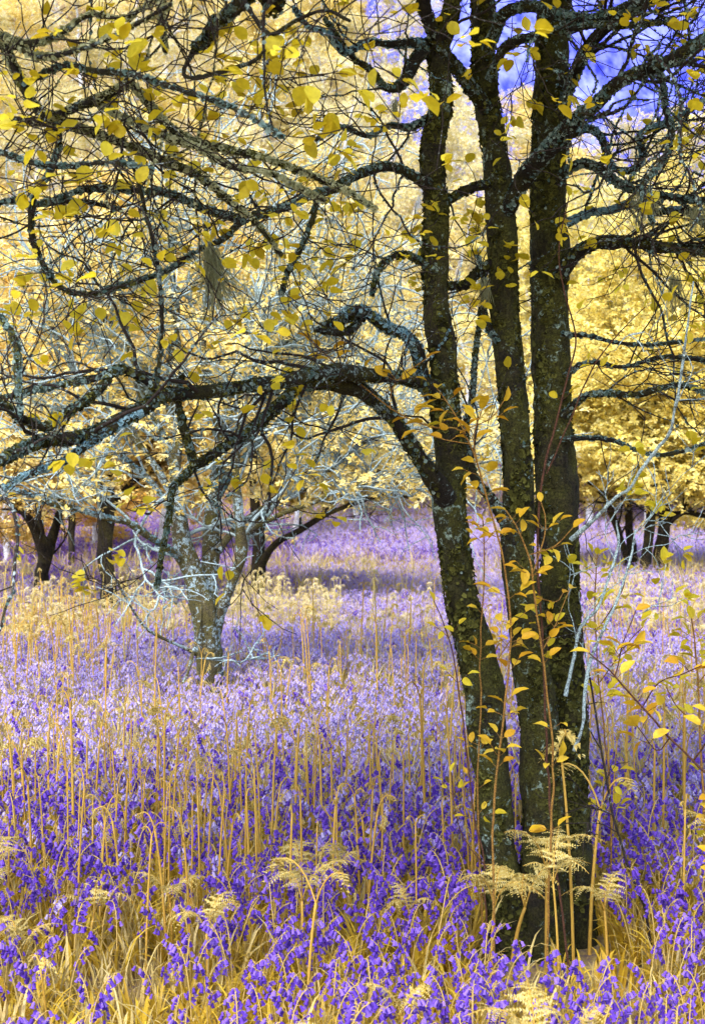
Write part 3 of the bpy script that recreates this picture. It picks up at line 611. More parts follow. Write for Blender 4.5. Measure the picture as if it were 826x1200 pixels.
for ri, Yr in enumerate(rowsY):
    half = .5*826/F*Yr+4.5; x = -half+g.uniform(0, 2)
    while x < half:
        Y = Yr+g.uniform(-1.8, 1.8); z = float(terrain(x, Y)); xx = x+g.uniform(-.8, .8)
        px = CX+F*xx/Y
        patch = vnoise(np.array([px*.008, ri*.8, 3.3]))
        if 430 < px < 700 and Yr < 53: x += 4; continue
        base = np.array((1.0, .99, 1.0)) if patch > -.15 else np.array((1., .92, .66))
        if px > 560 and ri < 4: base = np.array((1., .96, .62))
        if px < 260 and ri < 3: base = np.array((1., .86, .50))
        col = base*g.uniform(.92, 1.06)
        if ri >= 7: lab = 'pale leafy tree near the crest of the wooded slope behind the glade'; gr = 'trees near the crest of the wooded slope'
        elif ri >= 3: lab = 'cream and yellow leafy tree halfway up the wooded slope'; gr = 'trees halfway up the wooded slope'
        else: lab = 'golden leafed tree with grey trunk at the foot of the wooded slope'; gr = 'trees at the foot of the wooded slope'
        if ri >= 9 and px > 470: x += 4; continue
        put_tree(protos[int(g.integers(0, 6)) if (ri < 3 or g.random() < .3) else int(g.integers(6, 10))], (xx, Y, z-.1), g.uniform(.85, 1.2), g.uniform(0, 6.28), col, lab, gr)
        cnt += 1; x += g.uniform(3.3, 5.0)
print('hill trees', cnt)

# ------------------------------------------------------------------ individual glade trees
def limb_tree(label, base_px, trunks, mat, tmat, crown=None, seed=0, cfcol=(1, .93, .7), bp=None, ntw=10, lichen=0, Lw=(.5, 1.6), lfac=1.0, clearpx=585):
    """trunks: list of photo polylines (x,y,w) all at the depth of the base; crown: (cx, cy, rx, ry, n clusters)"""
    b = gp(*base_px) if bp is None else bp
    Y = b[1]; t = thing('tree', b, label, 'tree')
    g = np.random.default_rng(seed); tips = []; first = None; tw = MB()
    for i, (S, dy) in enumerate(trunks):
        if i == 0:
            gy = CY+(CH-b[2])*F/Y; S = [(S[0][0], max(S[0][1], gy+5), S[0][2])]+list(S[1:])
        P, r = pix(S, Y, 0, Y+dy)
        Pf, rf = smooth_path(P, r, .06 if Y < 16 else .15)
        Pf = Pf+np.stack([vnoise(Pf*2+seed), vnoise(Pf*2+9+seed), 0*rf], -1)*(rf*.4)[:, None]
        mb = MB(); tube(mb, Pf, rf, 28 if Y < 16 else 14, bark_disp(.16, .6))
        o = wpart('trunk' if i == 0 else 'branch', mb, mat, t)
        if i == 0: first = o
        nt = int(ntw*(1 if i else .5)); k = len(Pf); nt = 1 if rf.max() < .024 else nt
        for q in range(nt):
            j = int(g.uniform(.35, 1)*(k-1)); d = g.normal(0, 1, 3)*np.array([1, 1, .6])+np.array([0, 0, .45])+nrm(Pf[j]-Pf[max(j-3, 0)])*.9
            L = g.uniform(*Lw); d[2] = max(d[2], .05) if Pf[j][2] < CH+.6 else d[2]
            W = crooked(g, Pf[j], d, L, 10, .2, .04)
            rr = min(rf[j]*.5, .028)*g.uniform(.6, 1); tube(tw, W, np.linspace(rr, .006, 11), 5)
            for z in range(6):
                jj = g.integers(2, 11); W2 = crooked(g, W[jj], g.normal(0, 1, 3)*np.array([1, 1, .6])+nrm(W[jj]-W[jj-1])*1.3, L*g.uniform(.25, .6), 7, .25)
                tube(tw, W2, np.linspace(.009, .004, 8), 4, cap=False); tips += [W2[4], W2[-1]]
                for y in range(3):
                    jj2 = g.integers(2, 8); W3 = crooked(g, W2[jj2], g.normal(0, 1, 3), L*.22, 4, .3); tube(tw, W3, np.linspace(.005, .003, 5), 3, cap=False); tips.append(W3[-1])
    wpart('twigs', tw, tmat, t, first)
    if lichen:
        lm = MB()
        for (S, dy) in trunks:
            P, r = pix(S, Y, 0, Y+dy); Pf, rf = smooth_path(P, r, .06)
            
            if r.max() > .03: crumbs(lm, g, Pf, rf, lichen, (.005, .013), (0, -.6, .2))
        wpart('lichen', lm, M_lichenblue, t, first)
    if crown:
        n_each, size, keep = crown; tp = np.array(tips); tp = tp[tp[:, 2] > CH+(CY-clearpx)/F*tp[:, 1]]; tp = tp[g.random(len(tp)) < keep]
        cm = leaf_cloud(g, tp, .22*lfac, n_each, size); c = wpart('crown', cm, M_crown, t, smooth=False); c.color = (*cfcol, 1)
    return t
PA = M_pale
mid = limb_tree('pale lichened tree forking low in the middle of the bluebell glade left of centre', (246, 832), [
    ([(248, 845, 40), (247, 800, 30), (245, 756, 29), (243, 723, 32), (234, 695, 26), (225, 665, 22), (215, 640, 20), (210, 610, 18), (208, 575, 16), (205, 540, 14), (211, 500, 11), (206, 455, 8), (210, 410, 6), (200, 360, 4)], -.2),
    ([(246, 745, 22), (248, 715, 20), (247, 680, 18), (249, 650, 18), (248, 610, 17), (251, 570, 14), (262, 520, 11), (268, 470, 8), (285, 420, 6), (290, 360, 4)], .4),
    ([(250, 745, 18), (258, 722, 14), (267, 698, 13), (276, 674, 12), (283, 650, 13), (281, 620, 11), (277, 580, 10), (276, 530, 8), (284, 480, 6), (300, 420, 4)], -.4),
    ([(228, 672, 10), (212, 655, 10), (196, 642, 9), (172, 626, 8), (150, 612, 8), (125, 607, 7), (90, 596, 6), (60, 590, 6), (30, 578, 5), (-5, 566, 4)], -1.2),
    ([(238, 772, 5), (222, 762, 4), (195, 750, 3.2), (170, 735, 3), (150, 705, 2.5), (132, 672, 2), (120, 650, 1.5)], -.8),
    ([(228, 655, 5), (235, 668, 4), (236, 700, 4), (233, 735, 3.5), (222, 782, 3), (212, 806, 3)], -.35),
    ([(256, 646, 9), (268, 630, 8), (285, 612, 7), (315, 592, 6), (345, 580, 6), (380, 556, 5), (420, 522, 4), (460, 505, 3)], .6),
    ([(283, 640, 8), (300, 618, 6), (335, 600, 6), (370, 588, 5), (405, 570, 4), (450, 562, 3), (490, 540, 2.5)], -.7),
    ([(212, 612, 10), (195, 588, 8), (172, 560, 7), (150, 540, 6), (120, 515, 5), (85, 500, 4)], .6),
    ([(207, 560, 11), (190, 510, 9), (165, 460, 8), (150, 400, 7), (142, 340, 5), (130, 290, 3)], -.2),
    ([(211, 500, 11), (200, 440, 10), (206, 370, 9), (200, 300, 7), (208, 240, 5), (200, 190, 3)], .3),
    ([(262, 520, 11), (242, 450, 9), (238, 380, 8), (246, 310, 6), (238, 250, 4)], .5),
    ([(268, 490, 9), (300, 440, 8), (335, 400, 7), (352, 340, 5), (372, 290, 4)], .3),
    ([(252, 570, 10), (290, 510, 8), (330, 470, 7), (380, 440, 6), (430, 420, 4)], -.3),
    ([(208, 590, 9), (170, 530, 8), (120, 470, 7), (80, 420, 5), (50, 360, 4)], -.2),
    ([(250, 590, 10), (272, 555, 8), (300, 520, 7), (330, 490, 6), (352, 450, 5), (385, 415, 4)], .8),
], PA, M_paletwig, crown=(6, (.03, .055), .28), seed=3, ntw=11, lichen=600, Lw=(.5, 1.6), lfac=.5, cfcol=(1, .9, .6))
limb_tree('dark forked tree standing furthest left at the shady edge of the glade', (52, 712), [
    ([(53, 712, 22), (52, 700, 18), (50, 670, 17), (52, 645, 20), (42, 622, 12), (28, 600, 9), (5, 585, 7), (-25, 560, 5)], -.8),
    ([(53, 650, 14), (62, 628, 11), (70, 600, 9), (72, 560, 8), (85, 510, 7), (75, 450, 5), (80, 400, 4)], .5),
    ([(50, 640, 9), (45, 600, 8), (40, 550, 7), (25, 490, 5), (30, 420, 4)], .8)], M_dark, M_twig, crown=(7, (.09, .15), .8), seed=11, ntw=15, Lw=(.8, 2.4), cfcol=(1, .84, .5))
limb_tree('dark straight trunked tree second from the left at the shady edge', (129, 738), [
    ([(130, 735, 22), (129, 715, 18), (127, 680, 17), (124, 650, 17), (125, 610, 19), (124, 570, 16), (118, 520, 12), (125, 460, 9), (120, 400, 6), (130, 340, 4)], .2),
    ([(124, 612, 10), (138, 585, 8), (160, 560, 7), (190, 540, 6), (215, 500, 4)], 1.0),
    ([(123, 600, 9), (105, 570, 8), (85, 545, 6), (50, 520, 5)], -.6)], M_dark, M_twig, crown=(7, (.09, .14), .75), seed=12, ntw=15, Lw=(.7, 2.2), cfcol=(1, .86, .52))
limb_tree('slim trunked tree between the two dark trees on the left, further back', (84, 672), [
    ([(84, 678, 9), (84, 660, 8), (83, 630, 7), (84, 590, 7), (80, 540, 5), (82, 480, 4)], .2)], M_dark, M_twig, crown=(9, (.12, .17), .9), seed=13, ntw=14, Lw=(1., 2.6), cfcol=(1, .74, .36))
limb_tree('dark tree with a long right-hand limb just right of the pale forked tree', (301, 712), [
    ([(300, 710, 18), (301, 695, 16), (304, 660, 16), (304, 630, 14), (300, 590, 12), (298, 540, 10), (305, 480, 7), (300, 420, 5)], .3),
    ([(306, 665, 10), (316, 645, 9), (330, 632, 8), (350, 622, 7), (375, 606, 6), (410, 592, 5), (450, 580, 4), (490, 585, 3)], -1.),
    ([(304, 620, 8), (322, 590, 7), (350, 560, 6), (390, 540, 4)], 1.0)], M_dark, M_twig, crown=(8, (.09, .14), .6), seed=14, ntw=15, Lw=(.8, 2.3), cfcol=(1, .95, .72))
rb = gp(757, 672)
for i, (lab, bpx, tr, sd) in enumerate([
    ('slanting slim dark tree leftmost of the four trees at the back right', (738, 676), [([(740, 674, 9), (735, 655, 9), (728, 635, 8), (720, 612, 8), (712, 590, 7), (700, 555, 5), (690, 520, 4)], -.6)], 21),
    ('upright dark tree second from the left in the back right clump', (742, 676), [([(743, 676, 14), (740, 650, 10), (736, 620, 9), (735, 590, 8), (730, 540, 7), (735, 480, 5), (725, 420, 4)], .4)], 22),
    ('dark tree third from the left in the back right clump', (757, 680), [([(757, 678, 15), (757, 655, 12), (760, 630, 12), (762, 600, 12), (765, 560, 10), (760, 500, 8), (770, 430, 5), (765, 370, 4)], .2)], 23),
    ('broad dark tree rightmost of the four trees at the back right', (775, 679), [([(774, 677, 18), (775, 655, 15), (779, 630, 15), (779, 600, 14), (785, 560, 11), (790, 500, 8), (800, 430, 6), (800, 370, 4)], -.4), ([(781, 615, 8), (800, 600, 7), (826, 605, 5), (850, 600, 4)], -.8)], 24)]):
    limb_tree(lab, bpx, tr, M_dark, M_twig, crown=(18, (.075, .125), .9), seed=sd, ntw=20, Lw=(1.2, 3.2), cfcol=(1, .93, .5))
# more glade-edge trees, crowns filling between (real trees behind the row)
gg = np.random.default_rng(31)
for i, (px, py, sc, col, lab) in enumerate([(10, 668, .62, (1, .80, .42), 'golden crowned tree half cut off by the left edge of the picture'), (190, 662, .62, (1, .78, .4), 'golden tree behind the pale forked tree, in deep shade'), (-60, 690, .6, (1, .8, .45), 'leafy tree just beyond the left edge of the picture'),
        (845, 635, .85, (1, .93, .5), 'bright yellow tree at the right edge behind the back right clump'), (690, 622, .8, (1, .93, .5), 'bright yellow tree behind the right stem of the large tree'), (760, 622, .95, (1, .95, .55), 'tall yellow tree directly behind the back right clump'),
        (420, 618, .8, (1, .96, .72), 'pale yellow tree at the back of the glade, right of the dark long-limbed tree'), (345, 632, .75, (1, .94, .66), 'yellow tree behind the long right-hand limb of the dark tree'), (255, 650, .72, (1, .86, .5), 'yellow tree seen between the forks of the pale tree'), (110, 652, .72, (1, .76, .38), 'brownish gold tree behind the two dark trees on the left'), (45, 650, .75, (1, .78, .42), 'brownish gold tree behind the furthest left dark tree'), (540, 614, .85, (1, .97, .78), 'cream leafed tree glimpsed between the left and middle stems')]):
    b = gp(px, py)
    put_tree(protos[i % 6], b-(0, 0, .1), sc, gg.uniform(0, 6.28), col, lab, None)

# ------------------------------------------------------------------ undergrowth protos
def bezier(p0, p1, p2, n):
    t = np.linspace(0, 1, n)[:, None]; p0, p1, p2 = map(np.array, (p0, p1, p2))
    return (1-t)**2*p0+2*t*(1-t)*p1+t*t*p2
def bell_mesh(mb, g, p, d, L, m=0, sides=6):
    d = nrm(np.array(d)); s = np.array([0, .25, .8, 1.]); rr = np.array([.12, .32, .30, .52])*L
    P = np.array(p)+d*(s*L)[:, None]+np.array([0, 0, -.12])*(s*s*L)[:, None]
    V, D = tube(mb, P, rr, sides, m=m, cap=False)
def bluebell(seed, detail=True, scale=1.):
    g = np.random.default_rng(seed); h = g.uniform(.20, .31); a = g.uniform(0, 6.28); bx, by = math.cos(a), math.sin(a)
    st = MB(); fl = MB(); lf = MB()
    P = bezier((0, 0, -.02), (0, 0, h*.9), (bx*.07, by*.07, h), 10)
    tube(st, P, np.linspace(.0028, .0014, 10), 4 if detail else 3)
    n = int(g.integers(8, 14))
    for k in range(n):
        i = 9-k*.45; i0 = max(int(i), 4); p = P[i0]+(P[min(i0+1, 9)]-P[i0])*(i-int(i)); aa = a+g.uniform(-1.5, 1.5)+(k % 2)*.8
        q = p+np.array([math.cos(aa)*.012, math.sin(aa)*.012, .003+.002*g.random()])
        tube(st, np.array([p, (p+q)/2+(0, 0, .003), q]), .0012, 3, cap=False)
        bell_mesh(fl, g, q, (math.cos(aa)*.55, math.sin(aa)*.55, -.8), g.uniform(.0125, .018), sides=6 if detail else 4)
    for k in range(int(g.integers(4, 7))):
        aa = g.uniform(0, 6.28); L = g.uniform(.13, .23); w = g.uniform(.003, .006)
        C = bezier((0, 0, 0), (math.cos(aa)*L*.2, math.sin(aa)*L*.2, L*.8), (math.cos(aa)*L*.65, math.sin(aa)*L*.65, L*g.uniform(.5, .95)), 6)
        blade(lf, C, w, aa)
    return st, fl, lf
def blade(mb, C, w, aa, m=0):
    n = len(C); s = np.array([-math.sin(aa), math.cos(aa), 0]); ww = w*np.sin(np.linspace(.35, 1, n)*math.pi)**.7; ww[-1] = w*.05
    V = np.stack([C-s*ww[:, None], C+np.array([0, 0, -.3])*ww[:, None], C+s*ww[:, None]], 1).reshape(-1, 3)
    q = []
    for i in range(n-1): q += [(3*i, 3*i+1, 3*i+4, 3*i+3), (3*i+1, 3*i+2, 3*i+5, 3*i+4)]
    mb.add(V, np.array(q), m=m)
def frond(mb, g, P, width, npin=14, leaflets=8, curl=.3, m=0, start=.18, droop=.25, lw=.33):
    """lacy frond along path P"""
    n = len(P); T, Nn, B = frames(P)
    side = np.cross(T, np.array([0, 0, 1.])); side = nrm(side+1e-6)
    V = []; Q = []
    for k in range(npin):
        u = start+(1-start)*k/npin; f = u*(n-1); i = int(f); p = P[i]+(P[min(i+1, n-1)]-P[i])*(f-i); t = T[i]; sd = side[i]
        L = width*(math.sin(min(1, (u-start+.12)/(1-start)*1.)*math.pi*.92+.1))**.8*(1.15-u*.5)
        for s in (-1, 1):
            d = nrm(sd*s+t*g.uniform(.2, .7)+np.array([0, 0, g.uniform(-.45, .3)])); L2 = L*g.uniform(.75, 1.15); cu = g.uniform(.2, .8)
            up = nrm(np.cross(d, t)*s+1e-6); 
            for j in range(leaflets):
                v = (j+.6)/leaflets; c = p+d*L2*v+(t*cu*.35+np.array([0, 0, -droop-cu*.4]))*L2*v*v
                ll = L*lw*(1-v*.75)*g.uniform(.8, 1.2); 
                for ss in (-1, 1):
                    e = nrm(t*ss+d*.5+np.array([0, 0, g.uniform(-.6, .5)-.15])); w = d*L/leaflets*.42
                    b = len(V); V += [c-w, c+e*ll*.6-w*.7+(0, 0, .002), c+e*ll, c+w]; Q.append((b, b+1, b+2, b+3))
    if V: mb.add(np.array(V), np.array(Q), m=m)
def bracken(seed, h, kind):
    """kind 0 tall bare crook, 1 crook with small fronds, 2 opened lacy fronds"""
    g = np.random.default_rng(seed); st = MB(); fr = MB()
    a = g.uniform(0, 6.28); lean = g.uniform(-.05, .05, 2); rb = g.uniform(.0052, .0075)
    top = np.array([lean[0], lean[1], h])
    P = bezier((0, 0, -.03), (lean[0]*.2, lean[1]*.2, h*.6), top, 9)
    tube(st, P, np.linspace(rb, rb*.7, 9), 6)
    rb *= .84
    nb = int(g.integers(2, 4)) if kind else int(g.integers(1, 3))
    for k in range(nb):
        aa = a+k*2*math.pi/nb+g.uniform(-.4, .4); d = np.array([math.cos(aa), math.sin(aa), 0])
        if kind == 2:
            L = g.uniform(.16, .28); C = bezier(top, top+d*L*.2+(0, 0, L*.75), top+d*L*.85+(0, 0, L*g.uniform(.1, .7)), 14)
            tube(st, C, np.linspace(rb*.5, .001, 14), 4); frond(fr, g, C, L*.36, 13, 9, lw=.17)
        else:
            L = g.uniform(.06, .16)*(1.2 if kind else .8); C = bezier(top, top+d*L*.3+(0, 0, L*1.0), top+d*L*.75+(0, 0, L*g.uniform(.5, .9)), 7)
            ph = np.linspace(0, 4.2, 9)[1:]; rc = .014*(1-ph/6.5)  # crook curl
            c0 = C[-1]; Cu = np.array([c0+d*(math.sin(x)*r_)+np.array([0, 0, (math.cos(x)-1)*r_]) for x, r_ in zip(ph, rc)])
            C2 = np.vstack([C, Cu]); tube(st, C2, np.linspace(rb*.62, .0016, len(C2)), 5)
            frond(fr, g, C2[2:], L*(.45 if kind else .22), 9, 4, lw=.45, droop=.6)
    if kind == 0 and g.random() < .6:
        u = int(g.integers(5, 8)); p = P[u]; aa = g.uniform(0, 6.28); d = np.array([math.cos(aa), math.sin(aa), 0]); L = g.uniform(.06, .14)
        C = bezier(p, p+d*L*.5+(0, 0, L*.3), p+d*L*.6+(0, 0, L), 6); tube(st, C, np.linspace(.0028, .0014, 6), 4); frond(fr, g, C[2:], L*.3, 5, 3, lw=.45, droop=.7)
    return st, fr
def tuft(seed, n=14, h=(.12, .3), w=(.003, .007)):
    g = np.random.default_rng(seed); mb = MB()
    for k in range(n):
        aa = g.uniform(0, 6.28); L = g.uniform(*h); o = g.normal(0, .03, 2); b = g.uniform(.15, .8)
        C = bezier((o[0], o[1], -.01), (o[0]+math.cos(aa)*L*.15, o[1]+math.sin(aa)*L*.15, L*.75), (o[0]+math.cos(aa)*L*b, o[1]+math.sin(aa)*L*b, L*(1.05-b*.5)), 5)
        blade(mb, C, g.uniform(*w), aa)
    return mb
PC = bpy.data.collections.new('undergrowth_kit')     # never linked to the scene: only feeds the scattered ground cover
def kit_obj(name, parts):
    mb = MB(); mats = []
    for i, (m_, mat) in enumerate(parts):
        for v in [np.concatenate(m_.v)] if m_.v else []:
            q = np.concatenate(m_.q) if m_.q else None; t = np.concatenate(m_.t) if m_.t else None
            mb.add(v, q, t, m=i)
        mats.append(mat)
    return bpy.data.objects.new(name, mb.mesh(name, mats))
def kit(name, objs):
    c = bpy.data.collections.new(name)
    for i, o in enumerate(objs): o.name = '%s_%02d' % (name, i); c.objects.link(o)
    return c
def scatter_stuff(name, pts, rot, scl, idx, coll, **tags):
    me = bpy.data.meshes.new(name); me.vertices.add(len(pts)); me.vertices.foreach_set('co', np.asarray(pts, np.float32).ravel())
    a = me.attributes.new('rot', 'FLOAT_VECTOR', 'POINT'); a.data.foreach_set('vector', np.asarray(rot, np.float32).ravel())
    a = me.attributes.new('scl', 'FLOAT', 'POINT'); a.data.foreach_set('value', np.asarray(scl, np.float32))
    a = me.attributes.new('idx', 'INT', 'POINT'); a.data.foreach_set('value', np.asarray(idx, np.int32))
    o = bpy.data.objects.new(name, me); COL.objects.link(o)
    ng = bpy.data.node_groups.new(name, 'GeometryNodeTree')
    ng.interface.new_socket('Geometry', in_out='INPUT', socket_type='NodeSocketGeometry'); ng.interface.new_socket('Geometry', in_out='OUTPUT', socket_type='NodeSocketGeometry')
    gi = ng.nodes.new('NodeGroupInput'); go = ng.nodes.new('NodeGroupOutput')
    ip = ng.nodes.new('GeometryNodeInstanceOnPoints'); ci = ng.nodes.new('GeometryNodeCollectionInfo')
    ci.inputs['Collection'].default_value = coll; ci.inputs['Separate Children'].default_value = True; ci.inputs['Reset Children'].default_value = True
    def na(nm, ty):
        n = ng.nodes.new('GeometryNodeInputNamedAttribute'); n.data_type = ty; n.inputs['Name'].default_value = nm; return [s for s in n.outputs if s.enabled and s.name == 'Attribute'][0]
    L = ng.links.new
    L(gi.outputs[0], ip.inputs['Points']); L(ci.outputs[0], ip.inputs['Instance']); ip.inputs['Pick Instance'].default_value = True
    L(na('idx', 'INT'), ip.inputs['Instance Index']); L(na('rot', 'FLOAT_VECTOR'), ip.inputs['Rotation']); L(na('scl', 'FLOAT'), ip.inputs['Scale'])
    L(ip.outputs[0], go.inputs[0])
    md = o.modifiers.new('scatter', 'NODES'); md.node_group = ng
    return tag(o, kind='stuff', **tags)

g = np.random.default_rng(99)
def sample(y0, y1, dens, wf=.62, margin=.6):
    """random ground points inside the widened view wedge"""
    n = int(dens*(wf*(y1*y1-y0*y0)/2+2*margin*(y1-y0)))
    y = np.sqrt(g.uniform(y0*y0, y1*y1, n)); x = g.uniform(-1, 1, n)*(wf/2*y+margin)
    return x, y
def infr(x, y): return np.abs(x) < .2477*y+.08
def notrunk(x, y):
    r_ = Y0/F
    return ((x-229*r_)**2+(y-Y0)**2 > .16**2) & ((x-190*r_)**2+(y-Y0)**2 > .14**2) & ((x-262*r_)**2+(y-Y0-.1)**2 > .16**2) & ((np.abs(x-225*r_) > .24) | (y < Y0-.62) | (y > Y0))

# --- bluebells
BBp = [bluebell(200+i) for i in range(8)]
bb_mesh = [(s.mesh('flower_stem', M_bstem), f.mesh('flower_bells', M_bell), l.mesh('strap_leaves', M_blade)) for s, f, l in BBp]
BBf = [bluebell(230+i, False) for i in range(6)]
bbkit = kit('bluebell_kit', [kit_obj('b', [(s, M_bstem), (f, M_bell), (l, M_blade)]) for s, f, l in BBp] + [kit_obj('b', [(s, M_bstem), (f, M_bell_lit), (l, M_grass)]) for s, f, l in BBf] + [kit_obj('b', [(s, M_bstem), (f, M_bell), (l, M_grass)]) for s, f, l in BBf])
def clump(seed, mat_i):
    g = np.random.default_rng(seed); s_ = MB(); f_ = MB()
    for k in range(9):
        st_, fl_, _ = BBf[int(g.integers(0, 6))]; a = g.uniform(0, 6.28); ox, oy = g.normal(0, .16, 2); c, s2 = math.cos(a), math.sin(a); sc = g.uniform(.7, 1.15)
        for src, dst in ((st_, s_), (fl_, f_)):
            v = np.concatenate(src.v)*sc; v = np.stack([v[:, 0]*c-v[:, 1]*s2+ox, v[:, 0]*s2+v[:, 1]*c+oy, v[:, 2]], -1)
            dst.add(v, np.concatenate(src.q) if src.q else None, np.concatenate(src.t) if src.t else None)
    return kit_obj('b', [(s_, M_bstem), (f_, M_bell_lit if mat_i else M_bell)])
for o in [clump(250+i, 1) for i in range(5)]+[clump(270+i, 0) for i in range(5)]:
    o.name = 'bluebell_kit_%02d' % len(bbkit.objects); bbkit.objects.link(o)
xs_, ys_ = [], []
for (a, b, d) in ((3.1, 8, 200), (8, 14, 170), (14, 24, 26), (24, 36, 18), (36, 64, 9)):
    x, y = sample(a, b, d); k = vnoise(np.stack([x*1.4, y*.9, 0*x], -1))+.6*vnoise(np.stack([x*4, y*3, 0*x+5], -1)) > -.66+g.uniform(-.25, .25, len(x))
    xs_.append(x[k]); ys_.append(y[k])
x = np.concatenate(xs_); y = np.concatenate(ys_); k = notrunk(x, y); x, y = x[k], y[k]
z = terrain(x, y); o = np.argsort(y); x, y, z = x[o], y[o], z[o]
fr = infr(x, y) & ((CY+(CH-z-.3)*F/y) < 1200)
near = np.where(fr)[0][:300]; nm = np.zeros(len(x), bool); nm[near] = True
for i in near:
    sc = float(g.uniform(.7, 1.05)); v = int(g.integers(0, 8))
    left = x[i] < .45
    t = thing('bluebell', (x[i], y[i], z[i]), 'violet bluebell in the nearest foreground, left of the three-stemmed tree' if left else 'violet bluebell in the nearest foreground, around and right of the three-stemmed tree', 'flower', 'bluebells in the foreground on the left' if left else 'bluebells in the foreground around the big tree', float(g.uniform(0, 6.28)))
    t.scale = (sc, sc, sc)
    for nme, me in zip(('flower_stem', 'flower_bells', 'strap_leaves'), bb_mesh[v]):
        c = bpy.data.objects.new(nme, me); COL.objects.link(c); c.parent = t
r_ = ~nm; x, y, z = x[r_], y[r_], z[r_]; n = len(x); print('bluebells', n)
lit_prob = np.clip((y-4.8)/3.6, 0.02, 1)*.92*np.where(vnoise(np.stack([x*.25, y*.12, 0*x], -1)) > .25, .55, 1.)  # more light petals further back, painting the clearing brighter than the shaded front
left_dark = (x < -.04*y) & (y > 21); lit_prob = np.where(left_dark, .12, lit_prob)  # mostly dark petals here: tree-line shade painted by flower colour
pale = g.random(n) < lit_prob
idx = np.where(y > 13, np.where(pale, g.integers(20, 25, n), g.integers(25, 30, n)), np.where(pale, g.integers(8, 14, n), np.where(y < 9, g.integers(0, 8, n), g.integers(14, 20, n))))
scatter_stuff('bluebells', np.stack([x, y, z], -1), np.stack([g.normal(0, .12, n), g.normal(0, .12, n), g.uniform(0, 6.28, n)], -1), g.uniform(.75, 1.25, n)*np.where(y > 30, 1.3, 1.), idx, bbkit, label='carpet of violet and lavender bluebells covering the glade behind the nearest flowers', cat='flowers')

# --- grass and golden leaves
TF = [tuft(300+i, 16, (.08, .24), (.002, .005)) for i in range(5)]; TB = [tuft(320+i, 9, (.06, .15), (.004, .009)) for i in range(4)]; TT = [tuft(340+i, 20, (.2, .42), (.002, .0045)) for i in range(4)]
gkit = kit('grass_kit', [kit_obj('g', [(t_, M_grass)]) for t_ in TF]+[kit_obj('g', [(t_, M_blade)]) for t_ in TB]+[kit_obj('g', [(t_, M_grass)]) for t_ in TT])
xs_, ys_ = [], []
for (a, b, d) in ((3.0, 8, 125), (8, 16, 34), (16, 30, 9), (30, 60, 2)):
    x, y = sample(a, b, d); xs_.append(x); ys_.append(y)
x = np.concatenate(xs_); y = np.concatenate(ys_); k = notrunk(x, y) | ((y < Y0-.2) & (g.random(len(x)) < .8)); x, y = x[k], y[k]; n = len(x); z = terrain(x, y)
pb = np.clip(1-(y-5)/7, .15, .62)
idx = np.where(g.random(n) < pb, g.integers(5, 9, n), np.where((g.random(n) < .6) | (y < 7), g.integers(0, 5, n), g.integers(9, 13, n)))
scatter_stuff('grass', np.stack([x, y, z], -1), np.stack([g.normal(0, .1, n), g.normal(0, .1, n), g.uniform(0, 6.28, n)], -1), g.uniform(.7, 1.3, n)*np.where(y > 20, 1.5, 1.), idx, gkit, label='golden and straw coloured grass and leaves growing between the bluebells', cat='grass')

# --- bracken stalks
BR = [bracken(400+i, h, 0) for i, h in enumerate((.55, .7, .85, .95, .62, .78))]+[bracken(420+i, h, 1) for i, h in enumerate((.4, .5, .62, .72))]+[bracken(440+i, h, 2) for i, h in enumerate((.22, .34, .45, .28))]
br_mesh = [(s.mesh('stalk', M_stalk), f.mesh('frond', M_frond, False)) for s, f in BR]
brp = [bracken(460+i, h, 1) for i, h in enumerate((.6, .75, .9, 1.0))]+[bracken(480+i, h, 2) for i, h in enumerate((.45, .55, .7))]
brkit = kit('bracken_kit', [kit_obj('k', [(s, M_stalk), (f, M_frond)]) for s, f in BR]+[kit_obj('k', [(s, M_frond), (f, M_frondp)]) for s, f in brp])
def put_bracken(p, v, sc, rz, label, group=None, name='bracken'):
    t = thing(name, p, label, 'fern', group, rz); t.scale = (sc, sc, sc)
    for nme, me in zip(('stalk', 'frond'), br_mesh[v]):
        c = bpy.data.objects.new(nme, me); COL.objects.link(c); c.parent = t
    return t
# stalks readable one by one in the photo (base x, top x.., base y, height px)
TALL = [(float(a_), float(b_), float(b_+c_)) for a_, b_, c_ in zip(np.random.default_rng(8).uniform(0, 600, 75), np.random.default_rng(9).uniform(820, 960, 75), np.random.default_rng(10).uniform(120, 200, 75))]+[(192, 815, 1050), (102, 845, 1000), (447, 925, 1090), (237, 850, 985), (345, 835, 1010), (380, 850, 960), (405, 880, 985), (60, 900, 1010), (30, 860, 960), (268, 870, 1000), (284, 890, 1010), (505, 870, 1010), (492, 850, 990), (460, 870, 1000), (138, 865, 1015), (82, 840, 990), (318, 845, 990), (430, 830, 960), (20, 880, 1040), (765, 850, 1050), (800, 930, 1120), (590, 900, 1010), (305, 900, 1050), (215, 880, 1010), (365, 870, 990), (5, 870, 1000), (160, 880, 1000), (720, 830, 960), (740, 850, 1000), (785, 830, 980), (530, 870, 1000), (705, 860, 1020)]
for i, (px, yt, yb) in enumerate(TALL):
    b = gp(px, yb); h = (yb-yt)/F*b[1]; v = i % 6; hv = (.55, .7, .85, .95, .62, .78)[v]
    put_bracken(b, v, float(np.clip(h/(hv+.1), .6, 1.4)), float(g.uniform(0, 6.28)), 'tall bare golden bracken stalk with a curled tip rising above the bluebells', 'tall bracken stalks')
